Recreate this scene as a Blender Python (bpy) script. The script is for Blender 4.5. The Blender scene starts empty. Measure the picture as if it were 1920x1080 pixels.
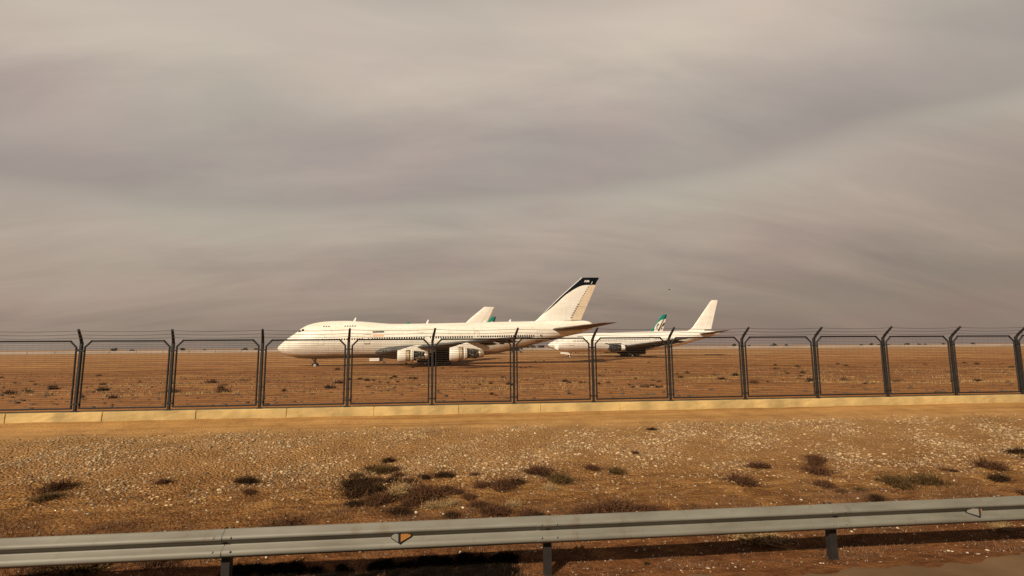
import bpy, bmesh, math, random
import numpy as np
from mathutils import Vector, Matrix
rnd = random.Random(7)
S = bpy.context.scene
col = S.collection
PI = math.pi

def srgb(r, g, b):
    f = lambda c: (c/255/12.92) if c/255 <= .04045 else ((c/255+.055)/1.055)**2.4
    return (f(r), f(g), f(b), 1)

# ------------------------------------------------------------------ camera
F = 935.0; PSI = math.radians(5.7); TH = math.atan(110/935); ROLL = .0075; CZ = 2.9
f0 = Vector((math.sin(PSI), math.cos(PSI), 0)); r0 = Vector((math.cos(PSI), -math.sin(PSI), 0)); zz = Vector((0, 0, 1))
fw = f0*math.cos(TH)+zz*math.sin(TH); u0 = r0.cross(fw)
CR = r0*math.cos(ROLL)-u0*math.sin(ROLL); CU = u0*math.cos(ROLL)+r0*math.sin(ROLL)
cd = bpy.data.cameras.new('camera'); cam = bpy.data.objects.new('camera', cd); col.objects.link(cam)
cd.sensor_width = 36; cd.lens = 36*F/1920; cd.clip_end = 8000; cd.clip_start = .05
m = Matrix((CR, CU, -fw)).transposed().to_4x4(); m.translation = (0, 0, CZ)
cam.matrix_world = m
S.camera = cam
S.view_settings.view_transform = 'Standard'; S.view_settings.look = 'None'
S.view_settings.exposure = 0; S.view_settings.gamma = 1; S.view_settings.use_curve_mapping = False

# ------------------------------------------------------------------ light
SUN_EL = math.radians(35); SUN_AZ = math.radians(37)      # azimuth: shadows run away from the camera and to the right
toward = Vector((math.sin(SUN_AZ)*math.cos(SUN_EL), math.cos(SUN_AZ)*math.cos(SUN_EL), -math.sin(SUN_EL)))
sl = bpy.data.lights.new('sun', 'SUN'); so = bpy.data.objects.new('sun', sl); col.objects.link(so)
sl.energy = 5.0; sl.angle = math.radians(.8); sl.color = (1, .87, .68)
so.rotation_euler = toward.to_track_quat('-Z', 'Y').to_euler()

W = bpy.data.worlds.new('World'); S.world = W; W.use_nodes = True
nt = W.node_tree; nt.nodes.clear()
def N(tree, t, **k):
    n = tree.nodes.new(t)
    for a, b in k.items(): setattr(n, a, b)
    return n
def math_node(tree, op, a, b=None):
    n = N(tree, 'ShaderNodeMath', operation=op)
    for i, v in enumerate((a, b)):
        if v is None: continue
        if isinstance(v, (int, float)): n.inputs[i].default_value = v
        else: tree.links.new(v, n.inputs[i])
    return n.outputs[0]
def ramp(tree, fac, stops, mode='LINEAR'):
    n = N(tree, 'ShaderNodeValToRGB'); e = n.color_ramp.elements; n.color_ramp.interpolation = mode
    while len(e) > 1: e.remove(e[-1])
    e[0].position, e[0].color = stops[0]
    for p, c in stops[1:]:
        q = e.new(p); q.color = c
    tree.links.new(fac, n.inputs[0]); return n.outputs[0]
def mixrgb(tree, fac, a, b, mode='MIX'):
    n = N(tree, 'ShaderNodeMix', data_type='RGBA', blend_type=mode)
    for sock, v in ((n.inputs[0], fac), (n.inputs[6], a), (n.inputs[7], b)):
        if isinstance(v, (int, float)): sock.default_value = v
        elif isinstance(v, (tuple, list)): sock.default_value = v
        else: tree.links.new(v, sock)
    return n.outputs[2]
sky = N(nt, 'ShaderNodeTexSky', sky_type='NISHITA', sun_disc=False)
sky.sun_elevation = SUN_EL; sky.sun_rotation = math.radians(180)+SUN_AZ; sky.dust_density = 4; sky.air_density = 1.2
tc = N(nt, 'ShaderNodeTexCoord'); sep = N(nt, 'ShaderNodeSeparateXYZ'); nt.links.new(tc.outputs['Generated'], sep.inputs[0])
dx, dy, dz = sep.outputs
# cloud sheet: direction projected on a plane overhead, so streaks thin out toward the horizon
den = math_node(nt, 'ADD', math_node(nt, 'MAXIMUM', dz, 0), .34)
cx = math_node(nt, 'DIVIDE', dx, den); cy = math_node(nt, 'DIVIDE', dy, den)
cmb = N(nt, 'ShaderNodeCombineXYZ'); nt.links.new(cx, cmb.inputs[0]); nt.links.new(cy, cmb.inputs[1])
mp = N(nt, 'ShaderNodeMapping'); mp.inputs['Rotation'].default_value = (0, 0, math.radians(-14)); mp.inputs['Scale'].default_value = (.9, 3.0, 1)
nt.links.new(cmb.outputs[0], mp.inputs[0])
n1 = N(nt, 'ShaderNodeTexNoise'); n1.inputs['Scale'].default_value = 1.35; n1.inputs['Detail'].default_value = 6; n1.inputs['Roughness'].default_value = .56; n1.inputs['Distortion'].default_value = .4
nt.links.new(mp.outputs[0], n1.inputs['Vector'])
n2 = N(nt, 'ShaderNodeTexNoise'); n2.inputs['Scale'].default_value = 2.2; n2.inputs['Detail'].default_value = 3
nt.links.new(cmb.outputs[0], n2.inputs['Vector'])
# height of the bands, tilted a little, wavering with the noise
wob = math_node(nt, 'MULTIPLY', math_node(nt, 'SUBTRACT', n1.outputs[0], .5), .10)
v = math_node(nt, 'ADD', math_node(nt, 'SUBTRACT', dz, math_node(nt, 'MULTIPLY', dx, .085)), wob)
st = [(0, (142, 124, 113)), (.045, (141, 126, 114)), (.085, (153, 137, 124)), (.15, (164, 148, 135)), (.20, (173, 159, 145)), (.25, (179, 168, 154)),
      (.272, (173, 163, 151)), (.293, (158, 148, 140)), (.35, (168, 157, 149)), (.40, (170, 158, 150)), (.47, (191, 179, 165)), (.54, (200, 189, 175)), (.75, (182, 172, 162)), (1, (186, 177, 168))]
cl = ramp(nt, v, [(p, srgb(*c)) for p, c in st], 'B_SPLINE')
det = ramp(nt, n1.outputs[0], [(.3, (.89, .89, .91, 1)), (.7, (1.10, 1.095, 1.08, 1))])
cl = mixrgb(nt, 1.0, cl, det, 'MULTIPLY')
hue = ramp(nt, n2.outputs[0], [(.35, (1.03, .985, .985, 1)), (.65, (.985, 1.01, .985, 1))])
cl = mixrgb(nt, 1.0, cl, hue, 'MULTIPLY')
over = ramp(nt, dz, [(.56, (1, 1, 1, 1)), (.85, (.30, .30, .32, 1))])  # overhead sky dimmed above the view, added to deepen the shade
back = ramp(nt, math_node(nt, 'MAXIMUM', dy, 0), [(.0, (.42, .42, .44, 1)), (.55, (1, 1, 1, 1))])      # sky behind the camera dimmed, out of view, to cut the fill light
cl = mixrgb(nt, 1.0, mixrgb(nt, 1.0, cl, over, 'MULTIPLY'), back, 'MULTIPLY')
sc = N(nt, 'ShaderNodeVectorMath', operation='SCALE'); nt.links.new(cl, sc.inputs[0]); sc.inputs['Scale'].default_value = 10.5
out_c = mixrgb(nt, .95, sky.outputs[0], sc.outputs[0])
bg = N(nt, 'ShaderNodeBackground'); bg.inputs[1].default_value = .1; nt.links.new(out_c, bg.inputs[0])
wo = N(nt, 'ShaderNodeOutputWorld'); nt.links.new(bg.outputs[0], wo.inputs[0])

# ------------------------------------------------------------------ materials
def mat(name, c, rough=.6, metal=0, var=.0, scale=3, bump=0, bscale=20, spec=.5, emi=None):
    M = bpy.data.materials.new(name); M.use_nodes = True; t = M.node_tree; b = t.nodes['Principled BSDF']
    b.inputs['Roughness'].default_value = rough; b.inputs['Metallic'].default_value = metal; b.inputs['Specular IOR Level'].default_value = spec
    tcn = N(t, 'ShaderNodeTexCoord')
    if var:
        n = N(t, 'ShaderNodeTexNoise'); n.inputs['Scale'].default_value = scale; n.inputs['Detail'].default_value = 6
        t.links.new(tcn.outputs['Object'], n.inputs['Vector'])
        lo = tuple(x*(1-var) for x in c[:3])+(1,); hi = tuple(min(1, x*(1+var)) for x in c[:3])+(1,)
        t.links.new(ramp(t, n.outputs[0], [(.32, lo), (.68, hi)]), b.inputs['Base Color'])
    else: b.inputs['Base Color'].default_value = c
    if bump:
        n = N(t, 'ShaderNodeTexNoise'); n.inputs['Scale'].default_value = bscale; n.inputs['Detail'].default_value = 5
        t.links.new(tcn.outputs['Object'], n.inputs['Vector'])
        bp = N(t, 'ShaderNodeBump'); bp.inputs['Strength'].default_value = bump; bp.inputs['Distance'].default_value = .02
        t.links.new(n.outputs[0], bp.inputs['Height']); t.links.new(bp.outputs[0], b.inputs['Normal'])
    return M

def paint(name, c, dirt=.12, cylinder=True):
    """aircraft paint: weathering in long streaks, faint seams between skin panels"""
    M = bpy.data.materials.new(name); M.use_nodes = True; t = M.node_tree; b = t.nodes['Principled BSDF']
    b.inputs['Roughness'].default_value = .42; b.inputs['Specular IOR Level'].default_value = .35
    tcn = N(t, 'ShaderNodeTexCoord')
    mp = N(t, 'ShaderNodeMapping'); mp.inputs['Scale'].default_value = (.12, 1, 1.1); t.links.new(tcn.outputs['Object'], mp.inputs[0])
    n = N(t, 'ShaderNodeTexNoise'); n.inputs['Scale'].default_value = 1.4; n.inputs['Detail'].default_value = 7; t.links.new(mp.outputs[0], n.inputs['Vector'])
    mp2 = N(t, 'ShaderNodeMapping'); mp2.inputs['Scale'].default_value = (1, 1, .22); t.links.new(tcn.outputs['Object'], mp2.inputs[0])
    n3 = N(t, 'ShaderNodeTexNoise'); n3.inputs['Scale'].default_value = 2.2; n3.inputs['Detail'].default_value = 6; t.links.new(mp2.outputs[0], n3.inputs['Vector'])
    d = ramp(t, n.outputs[0], [(.30, (1-dirt, 1-dirt*1.25, 1-dirt*1.7, 1)), (.62, (1, 1, 1, 1))])
    d2 = ramp(t, n3.outputs[0], [(.28, (1-dirt*.8, 1-dirt, 1-dirt*1.4, 1)), (.5, (1, 1, 1, 1))])
    cc = mixrgb(t, 1, mixrgb(t, 1, c, d, 'MULTIPLY'), d2, 'MULTIPLY')
    s = N(t, 'ShaderNodeSeparateXYZ'); t.links.new(tcn.outputs['Object'], s.inputs[0])
    def seam(o, period, w):
        fr = math_node(t, 'FRACT', math_node(t, 'DIVIDE', o, period))
        return math_node(t, 'LESS_THAN', fr, w/period)
    sm = math_node(t, 'MAXIMUM', seam(s.outputs[0], 2.54, .035), seam(s.outputs[2], 1.31, .03))
    sm = math_node(t, 'MULTIPLY', sm, .28)
    cc = mixrgb(t, sm, cc, (.28, .24, .19, 1))
    t.links.new(cc, b.inputs['Base Color'])
    return M

def fin_paint(name, base, mark, pts, ztop, z0, z1, s0, s1):
    """painted scheme of a tail fin: everything ahead of a curve s(z), or above ztop, in the second colour"""
    M = paint(name, base, .08); t = M.node_tree; b = t.nodes['Principled BSDF']
    old = b.inputs['Base Color'].links[0].from_socket; b.inputs['Specular IOR Level'].default_value = .12; b.inputs['Roughness'].default_value = .6
    tcn = N(t, 'ShaderNodeTexCoord'); s = N(t, 'ShaderNodeSeparateXYZ'); t.links.new(tcn.outputs['Object'], s.inputs[0])
    zn = math_node(t, 'DIVIDE', math_node(t, 'SUBTRACT', s.outputs[2], z0), z1-z0)
    fc = N(t, 'ShaderNodeFloatCurve'); t.links.new(zn, fc.inputs['Value'])
    c = fc.mapping.curves[0]
    pp = sorted([((z-z0)/(z1-z0), (x-s0)/(s1-s0)) for x, z in pts])
    c.points[0].location = pp[0]; c.points[1].location = pp[-1]
    for p in pp[1:-1]: c.points.new(*p)
    for p in c.points: p.handle_type = 'AUTO'
    fc.mapping.update()
    lim = math_node(t, 'ADD', math_node(t, 'MULTIPLY', fc.outputs[0], s1-s0), s0)
    mk = math_node(t, 'MAXIMUM', math_node(t, 'LESS_THAN', s.outputs[0], lim), math_node(t, 'GREATER_THAN', s.outputs[2], ztop))
    t.links.new(mixrgb(t, mk, old, mark), b.inputs['Base Color'])
    return M

WHITE = (.83, .785, .70, 1)
M_white = paint('white_aircraft_paint', WHITE)
M_white2 = paint('white_far_paint', (.83, .79, .72, 1), .1)
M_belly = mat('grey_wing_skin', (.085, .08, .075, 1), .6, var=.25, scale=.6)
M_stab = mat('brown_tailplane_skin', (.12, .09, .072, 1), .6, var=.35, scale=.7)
M_glass = mat('dark_window', (.012, .012, .014, 1), .15)
M_black = mat('black_parts', (.012, .012, .013, 1), .7, var=.3)
M_dark = mat('dark_engine_case', (.035, .032, .03, 1), .5, .4, var=.5, scale=4)
M_pipe = mat('engine_pipe', (.5, .42, .33, 1), .4, .5, var=.4, scale=6)
M_case = mat('tan_engine_case', (.55, .42, .25, 1), .45, .2, var=.25, scale=3)
M_nozz = mat('scorched_nozzle', (.42, .34, .25, 1), .45, .6, var=.35, scale=2)
M_metal = mat('bare_metal', (.72, .70, .66, 1), .28, .9)
M_tyre = mat('tyre_rubber', (.012, .012, .012, 1), .85)
M_hub = mat('wheel_hub', (.45, .42, .38, 1), .5, .3)
M_strut = mat('gear_strut', (.25, .24, .23, 1), .5, .4)
M_seam = mat('door_outline', (.22, .18, .15, 1), .7)
M_cover = mat('window_cover', (.62, .58, .50, 1), .6)
M_green = mat('flag_green', (.008, .022, .012, 1), .5)
M_flagred = mat('faded_flag_red', (.72, .38, .20, 1), .5)
M_letter = mat('white_letter', (.85, .84, .82, 1), .5)
M_mark = mat('dark_script', (.02, .025, .02, 1), .6)
M_fence = mat('dark_fence_paint', (.014, .012, .011, 1), .65, .1, var=.5, scale=7)
M_wire = mat('mesh_wire', (.07, .055, .042, 1), .6, .3)
M_barb = mat('strand_wire', (.08, .07, .06, 1), .6, .3)
M_kerb = mat('yellow_concrete', (.47, .33, .135, 1), .9, var=.25, scale=1.6, bump=.4, bscale=14)
M_steel = mat('galvanised_steel', (.26, .235, .19, 1), .55, .35, var=.17, scale=2.2, bump=.06, bscale=9)
def weathered_steel():
    M = mat('galvanised_steel_worn', (.25, .23, .19, 1), .62, .12, bump=.08, bscale=7); t = M.node_tree; b = t.nodes['Principled BSDF']; tcn = N(t, 'ShaderNodeTexCoord')
    def nz(sc_, scale, det=7, r_=.6):
        mp = N(t, 'ShaderNodeMapping'); mp.inputs['Scale'].default_value = sc_; t.links.new(tcn.outputs['Object'], mp.inputs[0])
        n = N(t, 'ShaderNodeTexNoise'); n.inputs['Scale'].default_value = scale; n.inputs['Detail'].default_value = det; n.inputs['Roughness'].default_value = r_; t.links.new(mp.outputs[0], n.inputs['Vector']); return n.outputs[0]
    c = ramp(t, nz((.35, 1, 2), 2.2), [(.3, (.13, .118, .092, 1)), (.5, (.185, .17, .137, 1)), (.7, (.22, .21, .175, 1))])
    c = mixrgb(t, ramp(t, nz((1.6, 1, .5), 3.5), [(.56, (0, 0, 0, 1)), (.70, (.55, .55, .55, 1))]), c, (.14, .10, .065, 1))
    c = mixrgb(t, ramp(t, nz((1, 1, 1), 26, 5), [(.67, (0, 0, 0, 1)), (.72, (.7, .7, .7, 1))]), c, (.10, .055, .03, 1))
    t.links.new(c, b.inputs['Base Color']); return M
M_steel = weathered_steel()
M_rust = mat('dark_post_steel', (.022, .017, .015, 1), .7, .2, var=.3, scale=8)
M_amber = mat('amber_lens', (.80, .36, .10, 1), .35)
M_grey_lens = mat('clear_lens', (.20, .18, .15, 1), .4)

# ------------------------------------------------------------------ object helpers
def tag(o, label=None, cat=None, group=None, kind=None):
    for k, v_ in (('label', label), ('category', cat), ('group', group), ('kind', kind)):
        if v_: o[k] = v_
    return o
def empty(name, loc=(0, 0, 0), rot=None):
    o = bpy.data.objects.new(name, None); o.empty_display_size = .3; col.objects.link(o); o.location = loc
    if rot: o.rotation_euler = rot
    return o
def link_mesh(name, verts, faces, M, parent=None, smooth=False, mi=None):
    me = bpy.data.meshes.new(name); me.from_pydata([tuple(v_) for v_ in verts], [], faces)
    for x in (M if isinstance(M, list) else [M]): me.materials.append(x)
    if mi: me.polygons.foreach_set('material_index', mi)
    if smooth: me.polygons.foreach_set('use_smooth', [True]*len(me.polygons))
    me.update()
    o = bpy.data.objects.new(name, me); col.objects.link(o)
    if parent: o.parent = parent
    return o
class MB:
    def __init__(s): s.v = []; s.f = []
    def add(s, vs, fs):
        k = len(s.v); s.v += [tuple(v_) for v_ in vs]; s.f += [tuple(i+k for i in f) for f in fs]
    def box(s, x0, x1, y0, y1, z0, z1):
        s.add([(x, y, z) for x in (x0, x1) for y in (y0, y1) for z in (z0, z1)],
              [(0, 1, 3, 2), (4, 6, 7, 5), (0, 4, 5, 1), (2, 3, 7, 6), (0, 2, 6, 4), (1, 5, 7, 3)])
    def tube(s, pts, r, n=6, cap=True):
        pts = [Vector(p) for p in pts]; rings = []
        for i, p in enumerate(pts):
            d = (pts[min(i+1, len(pts)-1)]-pts[max(i-1, 0)]).normalized()
            a = d.orthogonal().normalized() if i == 0 else (rings[-1][1]-d*rings[-1][1].dot(d)).normalized()
            b_ = d.cross(a); rr = r[i] if isinstance(r, (list, tuple)) else r
            rings.append(([p+(a*math.cos(2*PI*k/n+PI/n)+b_*math.sin(2*PI*k/n+PI/n))*rr for k in range(n)], a))
        vs = [q for rg in rings for q in rg[0]]; fs = []
        for i in range(len(pts)-1):
            for k in range(n):
                a1 = i*n+k; b1 = i*n+(k+1) % n; fs.append((a1, b1, b1+n, a1+n))
        if cap: fs += [tuple(range(n))[::-1], tuple(range((len(pts)-1)*n, len(pts)*n))]
        s.add(vs, fs)
    def lathe(s, prof, c, axis='x', n=28, closed=False):
        """prof: (along, radius); c: centre at along = 0"""
        vs = []; fs = []
        for a, r in prof:
            for k in range(n):
                t = 2*PI*k/n; p, q = r*math.cos(t), r*math.sin(t)
                vs.append((c[0]+a, c[1]+p, c[2]+q) if axis == 'x' else ((c[0]+p, c[1]+a, c[2]+q) if axis == 'y' else (c[0]+p, c[1]+q, c[2]+a)))
        m_ = len(prof)
        for i in range(m_ if closed else m_-1):
            for k in range(n):
                j = (i+1) % m_; fs.append((i*n+k, i*n+(k+1) % n, j*n+(k+1) % n, j*n+k))
        s.add(vs, fs)
    def prism(s, poly, y0, y1):
        n = len(poly); vs = [(x, y0, z) for x, z in poly]+[(x, y1, z) for x, z in poly]
        fs = [tuple(range(n)), tuple(range(n, 2*n))[::-1]]+[(i, i+n, (i+1) % n+n, (i+1) % n) for i in range(n)]
        s.add(vs, fs)
    def build(s, name, M, parent=None, smooth=False):
        return link_mesh(name, s.v, s.f, M, parent, smooth)
def auto_smooth(o, ang=40):
    me = o.data; bm = bmesh.new(); bm.from_mesh(me); bmesh.ops.recalc_face_normals(bm, faces=bm.faces)
    for f in bm.faces: f.smooth = True
    for e in bm.edges: e.smooth = not (len(e.link_faces) == 2 and e.calc_face_angle(0) > math.radians(ang)) and len(e.link_faces) == 2
    bm.to_mesh(me); bm.free(); return o

# ------------------------------------------------------------------ terrain
PY = [-60, 0, 6.3, 7.0, 8.6, 11.4, 16.5, 18.4, 18.8, 20, 30, 40, 60, 90, 120, 146, 200, 600, 6000]
PZ = [0, 0, 0, -.08, -.02, .05, .32, .50, .50, .46, .15, -.2, -.6, -.88, -.9, -.3, -.05, 0, 0]
def gz(x, y, fine=True):
    x = np.asarray(x, float); y = np.asarray(y, float)
    z = np.interp(y, PY, PZ)
    def bell(a, b, w): return 1/(1+np.exp(-(y-a)/w))-1/(1+np.exp(-(y-b)/w))
    rough = bell(7.4, 16.3, .3)*.055+bell(17, 18.3, .2)*.008+bell(22, 100, 2)*.16+bell(250, 5000, 30)*.10
    nz = (np.sin(1.31*x+.7)*np.sin(1.73*y+2)+.7*np.sin(2.9*x+1.1*y)*np.sin(2.3*y-.8*x+1)+.45*np.sin(5.3*x-2.1*y+.5)*np.sin(4.7*y+1.9*x))
    nf = np.sin(.21*x+.3)*np.sin(.27*y+1)+.6*np.sin(.55*x+.31*y)*np.sin(.43*y)
    far = bell(22, 5000, 3)
    return z+rough*(nz*(1-far)*.5+nf*far*.5+.15*nz*far*(y < 90))
def gzf(x, y): return float(gz(x, y))
def terrain():
    xs = np.concatenate([-np.geomspace(40, 4000, 40)[::-1], np.arange(-39.5, 40, .22), np.geomspace(40, 4000, 40)])
    ys = np.concatenate([np.arange(-60, 5, 5.), np.arange(5, 21, .16), np.geomspace(21.2, 180, 150), np.geomspace(184, 6000, 60)])
    X, Y = np.meshgrid(xs, ys); Z = gz(X, Y)
    nx, ny = len(xs), len(ys)
    me = bpy.data.meshes.new('ground')
    v_ = np.stack([X, Y, Z], -1).reshape(-1, 3)
    i = np.arange(nx*ny).reshape(ny, nx)
    f = np.stack([i[:-1, :-1], i[:-1, 1:], i[1:, 1:], i[1:, :-1]], -1).reshape(-1, 4)
    me.vertices.add(len(v_)); me.vertices.foreach_set('co', v_.ravel())
    me.loops.add(f.size); me.loops.foreach_set('vertex_index', f.ravel())
    me.polygons.add(len(f)); me.polygons.foreach_set('loop_start', np.arange(0, f.size, 4)); me.polygons.foreach_set('use_smooth', np.ones(len(f), bool))
    me.update(); me.validate()
    o = bpy.data.objects.new('ground', me); col.objects.link(o); tag(o, 'dry brown earth and sand of the airfield and roadside', kind='structure')
    return o
def earth():
    M = bpy.data.materials.new('dry_earth'); M.use_nodes = True; t = M.node_tree; b = t.nodes['Principled BSDF']
    b.inputs['Roughness'].default_value = .95; b.inputs['Specular IOR Level'].default_value = .1
    g = N(t, 'ShaderNodeNewGeometry'); P = g.outputs['Position']
    s = N(t, 'ShaderNodeSeparateXYZ'); t.links.new(P, s.inputs[0])
    def noise(scale, det=5, rough=.55, stretch=None, dist=0):
        src = P
        if stretch:
            mp = N(t, 'ShaderNodeMapping'); mp.inputs['Scale'].default_value = stretch; t.links.new(P, mp.inputs[0]); src = mp.outputs[0]
        n = N(t, 'ShaderNodeTexNoise'); n.inputs['Scale'].default_value = scale; n.inputs['Detail'].default_value = det
        n.inputs['Roughness'].default_value = rough; n.inputs['Distortion'].default_value = dist
        t.links.new(src, n.inputs['Vector']); return n.outputs[0]
    wv = math_node(t, 'SUBTRACT', noise(.5, 5), .5)
    yy = math_node(t, 'ADD', s.outputs[1], math_node(t, 'MULTIPLY', wv, 1.6))
    # colour bands by distance from the road: scrubby red soil, tan soil, gravel bank, graded track
    near = ramp(t, math_node(t, 'DIVIDE', yy, 20), [(0, (.165, .082, .034, 1)), (.38, (.175, .083, .032, 1)), (.44, (.20, .105, .04, 1)), (.52, (.30, .175, .064, 1)), (.58, (.29, .168, .066, 1)),
                (.66, (.30, .178, .074, 1)), (.80, (.32, .198, .084, 1)), (.835, (.37, .232, .098, 1)), (.9, (.385, .235, .09, 1)), (1, (.37, .22, .078, 1))])
    far = ramp(t, math_node(t, 'DIVIDE', s.outputs[1], 300), [(0, (.30, .15, .058, 1)), (.12, (.31, .155, .06, 1)), (.18, (.27, .135, .055, 1)), (.3, (.265, .13, .052, 1)),
                (.42, (.33, .18, .08, 1)), (.6, (.35, .20, .095, 1)), (1, (.36, .23, .12, 1))])
    c = mixrgb(t, math_node(t, 'GREATER_THAN', s.outputs[1], 18.65), near, far)
    big = ramp(t, noise(.055, 6, .6, (.5, 1.6, 1), .6), [(.33, (.76, .73, .70, 1)), (.5, (1, 1, 1, 1)), (.68, (1.22, 1.24, 1.22, 1))])
    c = mixrgb(t, .8, c, big, 'MULTIPLY')
    md = ramp(t, noise(1.1, 8, .65), [(.3, (.70, .66, .62, 1)), (.52, (1, 1, 1, 1)), (.72, (1.24, 1.25, 1.25, 1))])
    c = mixrgb(t, .75, c, md, 'MULTIPLY')
    gr = ramp(t, noise(34, 4, .7), [(.34, (.62, .58, .54, 1)), (.5, (1, 1, 1, 1)), (.7, (1.32, 1.32, 1.34, 1))])
    c = mixrgb(t, .7, c, gr, 'MULTIPLY')
    nm = ramp(t, math_node(t, 'DIVIDE', s.outputs[1], 20), [(.55, (1, 1, 1, 1)), (.62, (0, 0, 0, 1))])
    dk = ramp(t, noise(2.6, 7, .7, (.6, 1.3, 1), .8), [(.42, (.50, .42, .38, 1)), (.58, (1.12, 1.1, 1.08, 1))])
    c = mixrgb(t, nm, c, mixrgb(t, .85, c, dk, 'MULTIPLY'))
    fm = ramp(t, math_node(t, 'DIVIDE', s.outputs[1], 100), [(.24, (0, 0, 0, 1)), (.32, (1, 1, 1, 1))])
    fd = ramp(t, noise(.55, 9, .74, (.6, 1.2, 1), .5), [(.40, (.52, .44, .38, 1)), (.52, (1, 1, 1, 1)), (.66, (1.25, 1.27, 1.25, 1))])
    c = mixrgb(t, fm, c, mixrgb(t, .8, c, fd, 'MULTIPLY'))
    tm_ = ramp(t, math_node(t, 'DIVIDE', s.outputs[1], 20), [(.80, (0, 0, 0, 1)), (.835, (1, 1, 1, 1)), (.92, (1, 1, 1, 1)), (.94, (.3, .3, .3, 1))])
    rut = ramp(t, noise(1.0, 5, .6, (.10, 3.6, 1)), [(.36, (.72, .68, .62, 1)), (.5, (1, 1, 1, 1)), (.64, (1.14, 1.12, 1.12, 1))])
    c = mixrgb(t, tm_, c, mixrgb(t, .9, c, rut, 'MULTIPLY'))
    # yellow dead grass tint in patches beyond the fence
    ym = ramp(t, noise(.11, 6, .6, (.35, 1, 1)), [(.52, (0, 0, 0, 1)), (.66, (1, 1, 1, 1))])
    ym = math_node(t, 'MULTIPLY', ym, math_node(t, 'MULTIPLY', math_node(t, 'GREATER_THAN', s.outputs[1], 30), .6))
    c = mixrgb(t, ym, c, (.38, .235, .085, 1))
    c = mixrgb(t, 1, c, (1.10, .97, .86, 1), 'MULTIPLY')
    t.links.new(c, b.inputs['Base Color'])
    h = math_node(t, 'ADD', math_node(t, 'MULTIPLY', noise(9, 8, .7), .7), math_node(t, 'MULTIPLY', noise(60, 3, .6), .15))
    vor = N(t, 'ShaderNodeTexVoronoi'); vor.inputs['Scale'].default_value = 17; t.links.new(P, vor.inputs['Vector'])
    bank = ramp(t, math_node(t, 'DIVIDE', yy, 20), [(.34, (.25, .25, .25, 1)), (.50, (.6, .6, .6, 1)), (.56, (1, 1, 1, 1)), (.79, (1, 1, 1, 1)), (.83, (.04, .04, .04, 1))])
    h = math_node(t, 'ADD', h, math_node(t, 'MULTIPLY', math_node(t, 'MULTIPLY', math_node(t, 'SUBTRACT', 1, vor.outputs[0]), bank), 1.1))
    bp = N(t, 'ShaderNodeBump'); bp.inputs['Strength'].default_value = .85; bp.inputs['Distance'].default_value = .07
    t.links.new(h, bp.inputs['Height']); t.links.new(bp.outputs[0], b.inputs['Normal'])
    return M
ground = terrain(); ground.data.materials.append(earth())

def strip(name, line, width, M, lift, label, jag=.25, seed=1, step=.5):
    """a narrow ragged sheet draped over the ground along a polyline"""
    r = random.Random(seed); pts = []
    for (x0, y0), (x1, y1) in zip(line, line[1:]):
        n = max(2, int(math.hypot(x1-x0, y1-y0)/step))
        for i in range(n): pts.append((x0+(x1-x0)*i/n, y0+(y1-y0)*i/n))
    pts.append(line[-1]); vs = []; fs = []
    for x, y in pts:
        a = width/2*(1+r.uniform(-jag, jag)); c_ = width/2*(1+r.uniform(-jag, jag))
        for yy_ in (y-a, y, y+c_): vs.append((x, yy_, gzf(x, yy_)+lift))
    for i in range(len(pts)-1):
        for k in (0, 1):
            a = i*3+k; fs.append((a, a+3, a+4, a+1))
    return tag(link_mesh(name, vs, fs, M, smooth=True), label, kind='structure')

# paved shoulder beside the road, its edge ragged with soil
M_shoulder = mat('worn_shoulder', (.165, .098, .05, 1), .95, spec=.1, var=.2, scale=.8, bump=.35, bscale=30)
def shoulder():
    vs = []; fs = []; r = random.Random(3); xs = np.arange(-70, 75, .12)
    for i, x in enumerate(xs):
        e = 6.42+.09*math.sin(.8*x+1)+.06*math.sin(2.7*x)+.035*math.sin(9*x)+r.uniform(-.03, .03)
        if x < .9: e -= min(.35, (.9-x)*.4)
        vs += [(x, -40, .03), (x, e-.12, .03), (x, e, .004)]
    for i in range(len(xs)-1):
        for k in (0, 1): a = i*3+k; fs.append((a, a+3, a+4, a+1))
    return tag(link_mesh('road_shoulder', vs, fs, M_shoulder, smooth=True), 'worn brown paved shoulder of the road', kind='structure')
shoulder()
M_asphalt = mat('dark_asphalt', (.045, .042, .04, 1), .9, var=.2, scale=3, bump=.3, bscale=60)
tag(link_mesh('road', [(-300, -9, .045), (300, -9, .045), (300, 5.75, .045), (-300, 5.75, .045)], [(0, 1, 2, 3)], M_asphalt), 'dark asphalt road along the barrier', kind='structure')
M_dark_strip = mat('dark_strip', (.055, .035, .022, 1), .95, var=.5, scale=1.5)  # dark brown for two narrow strips draped over the field
strip('dark_line', [(-60, 92), (-38, 101.5), (-4, 113), (12, 121.5), (27, 136), (60, 150)], .85, M_dark_strip, .012, 'thin dark line across the brown field before the parked jets', .5, 4)
strip('dark_line_far', [(-80, 128), (-32, 134), (10, 146), (42, 139), (90, 136)], 1.1, M_dark_strip, .012, 'second thin dark line behind the nearest jet', .6, 9)
M_pale = mat('pale_track_soil', (.46, .31, .15, 1), .95, var=.2, scale=.7)
strip('wheel_track', [(-60, 176), (0, 172), (60, 180), (120, 186)], 5, M_pale, .012, 'pale graded strip far out on the field', .2, 5)

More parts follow.
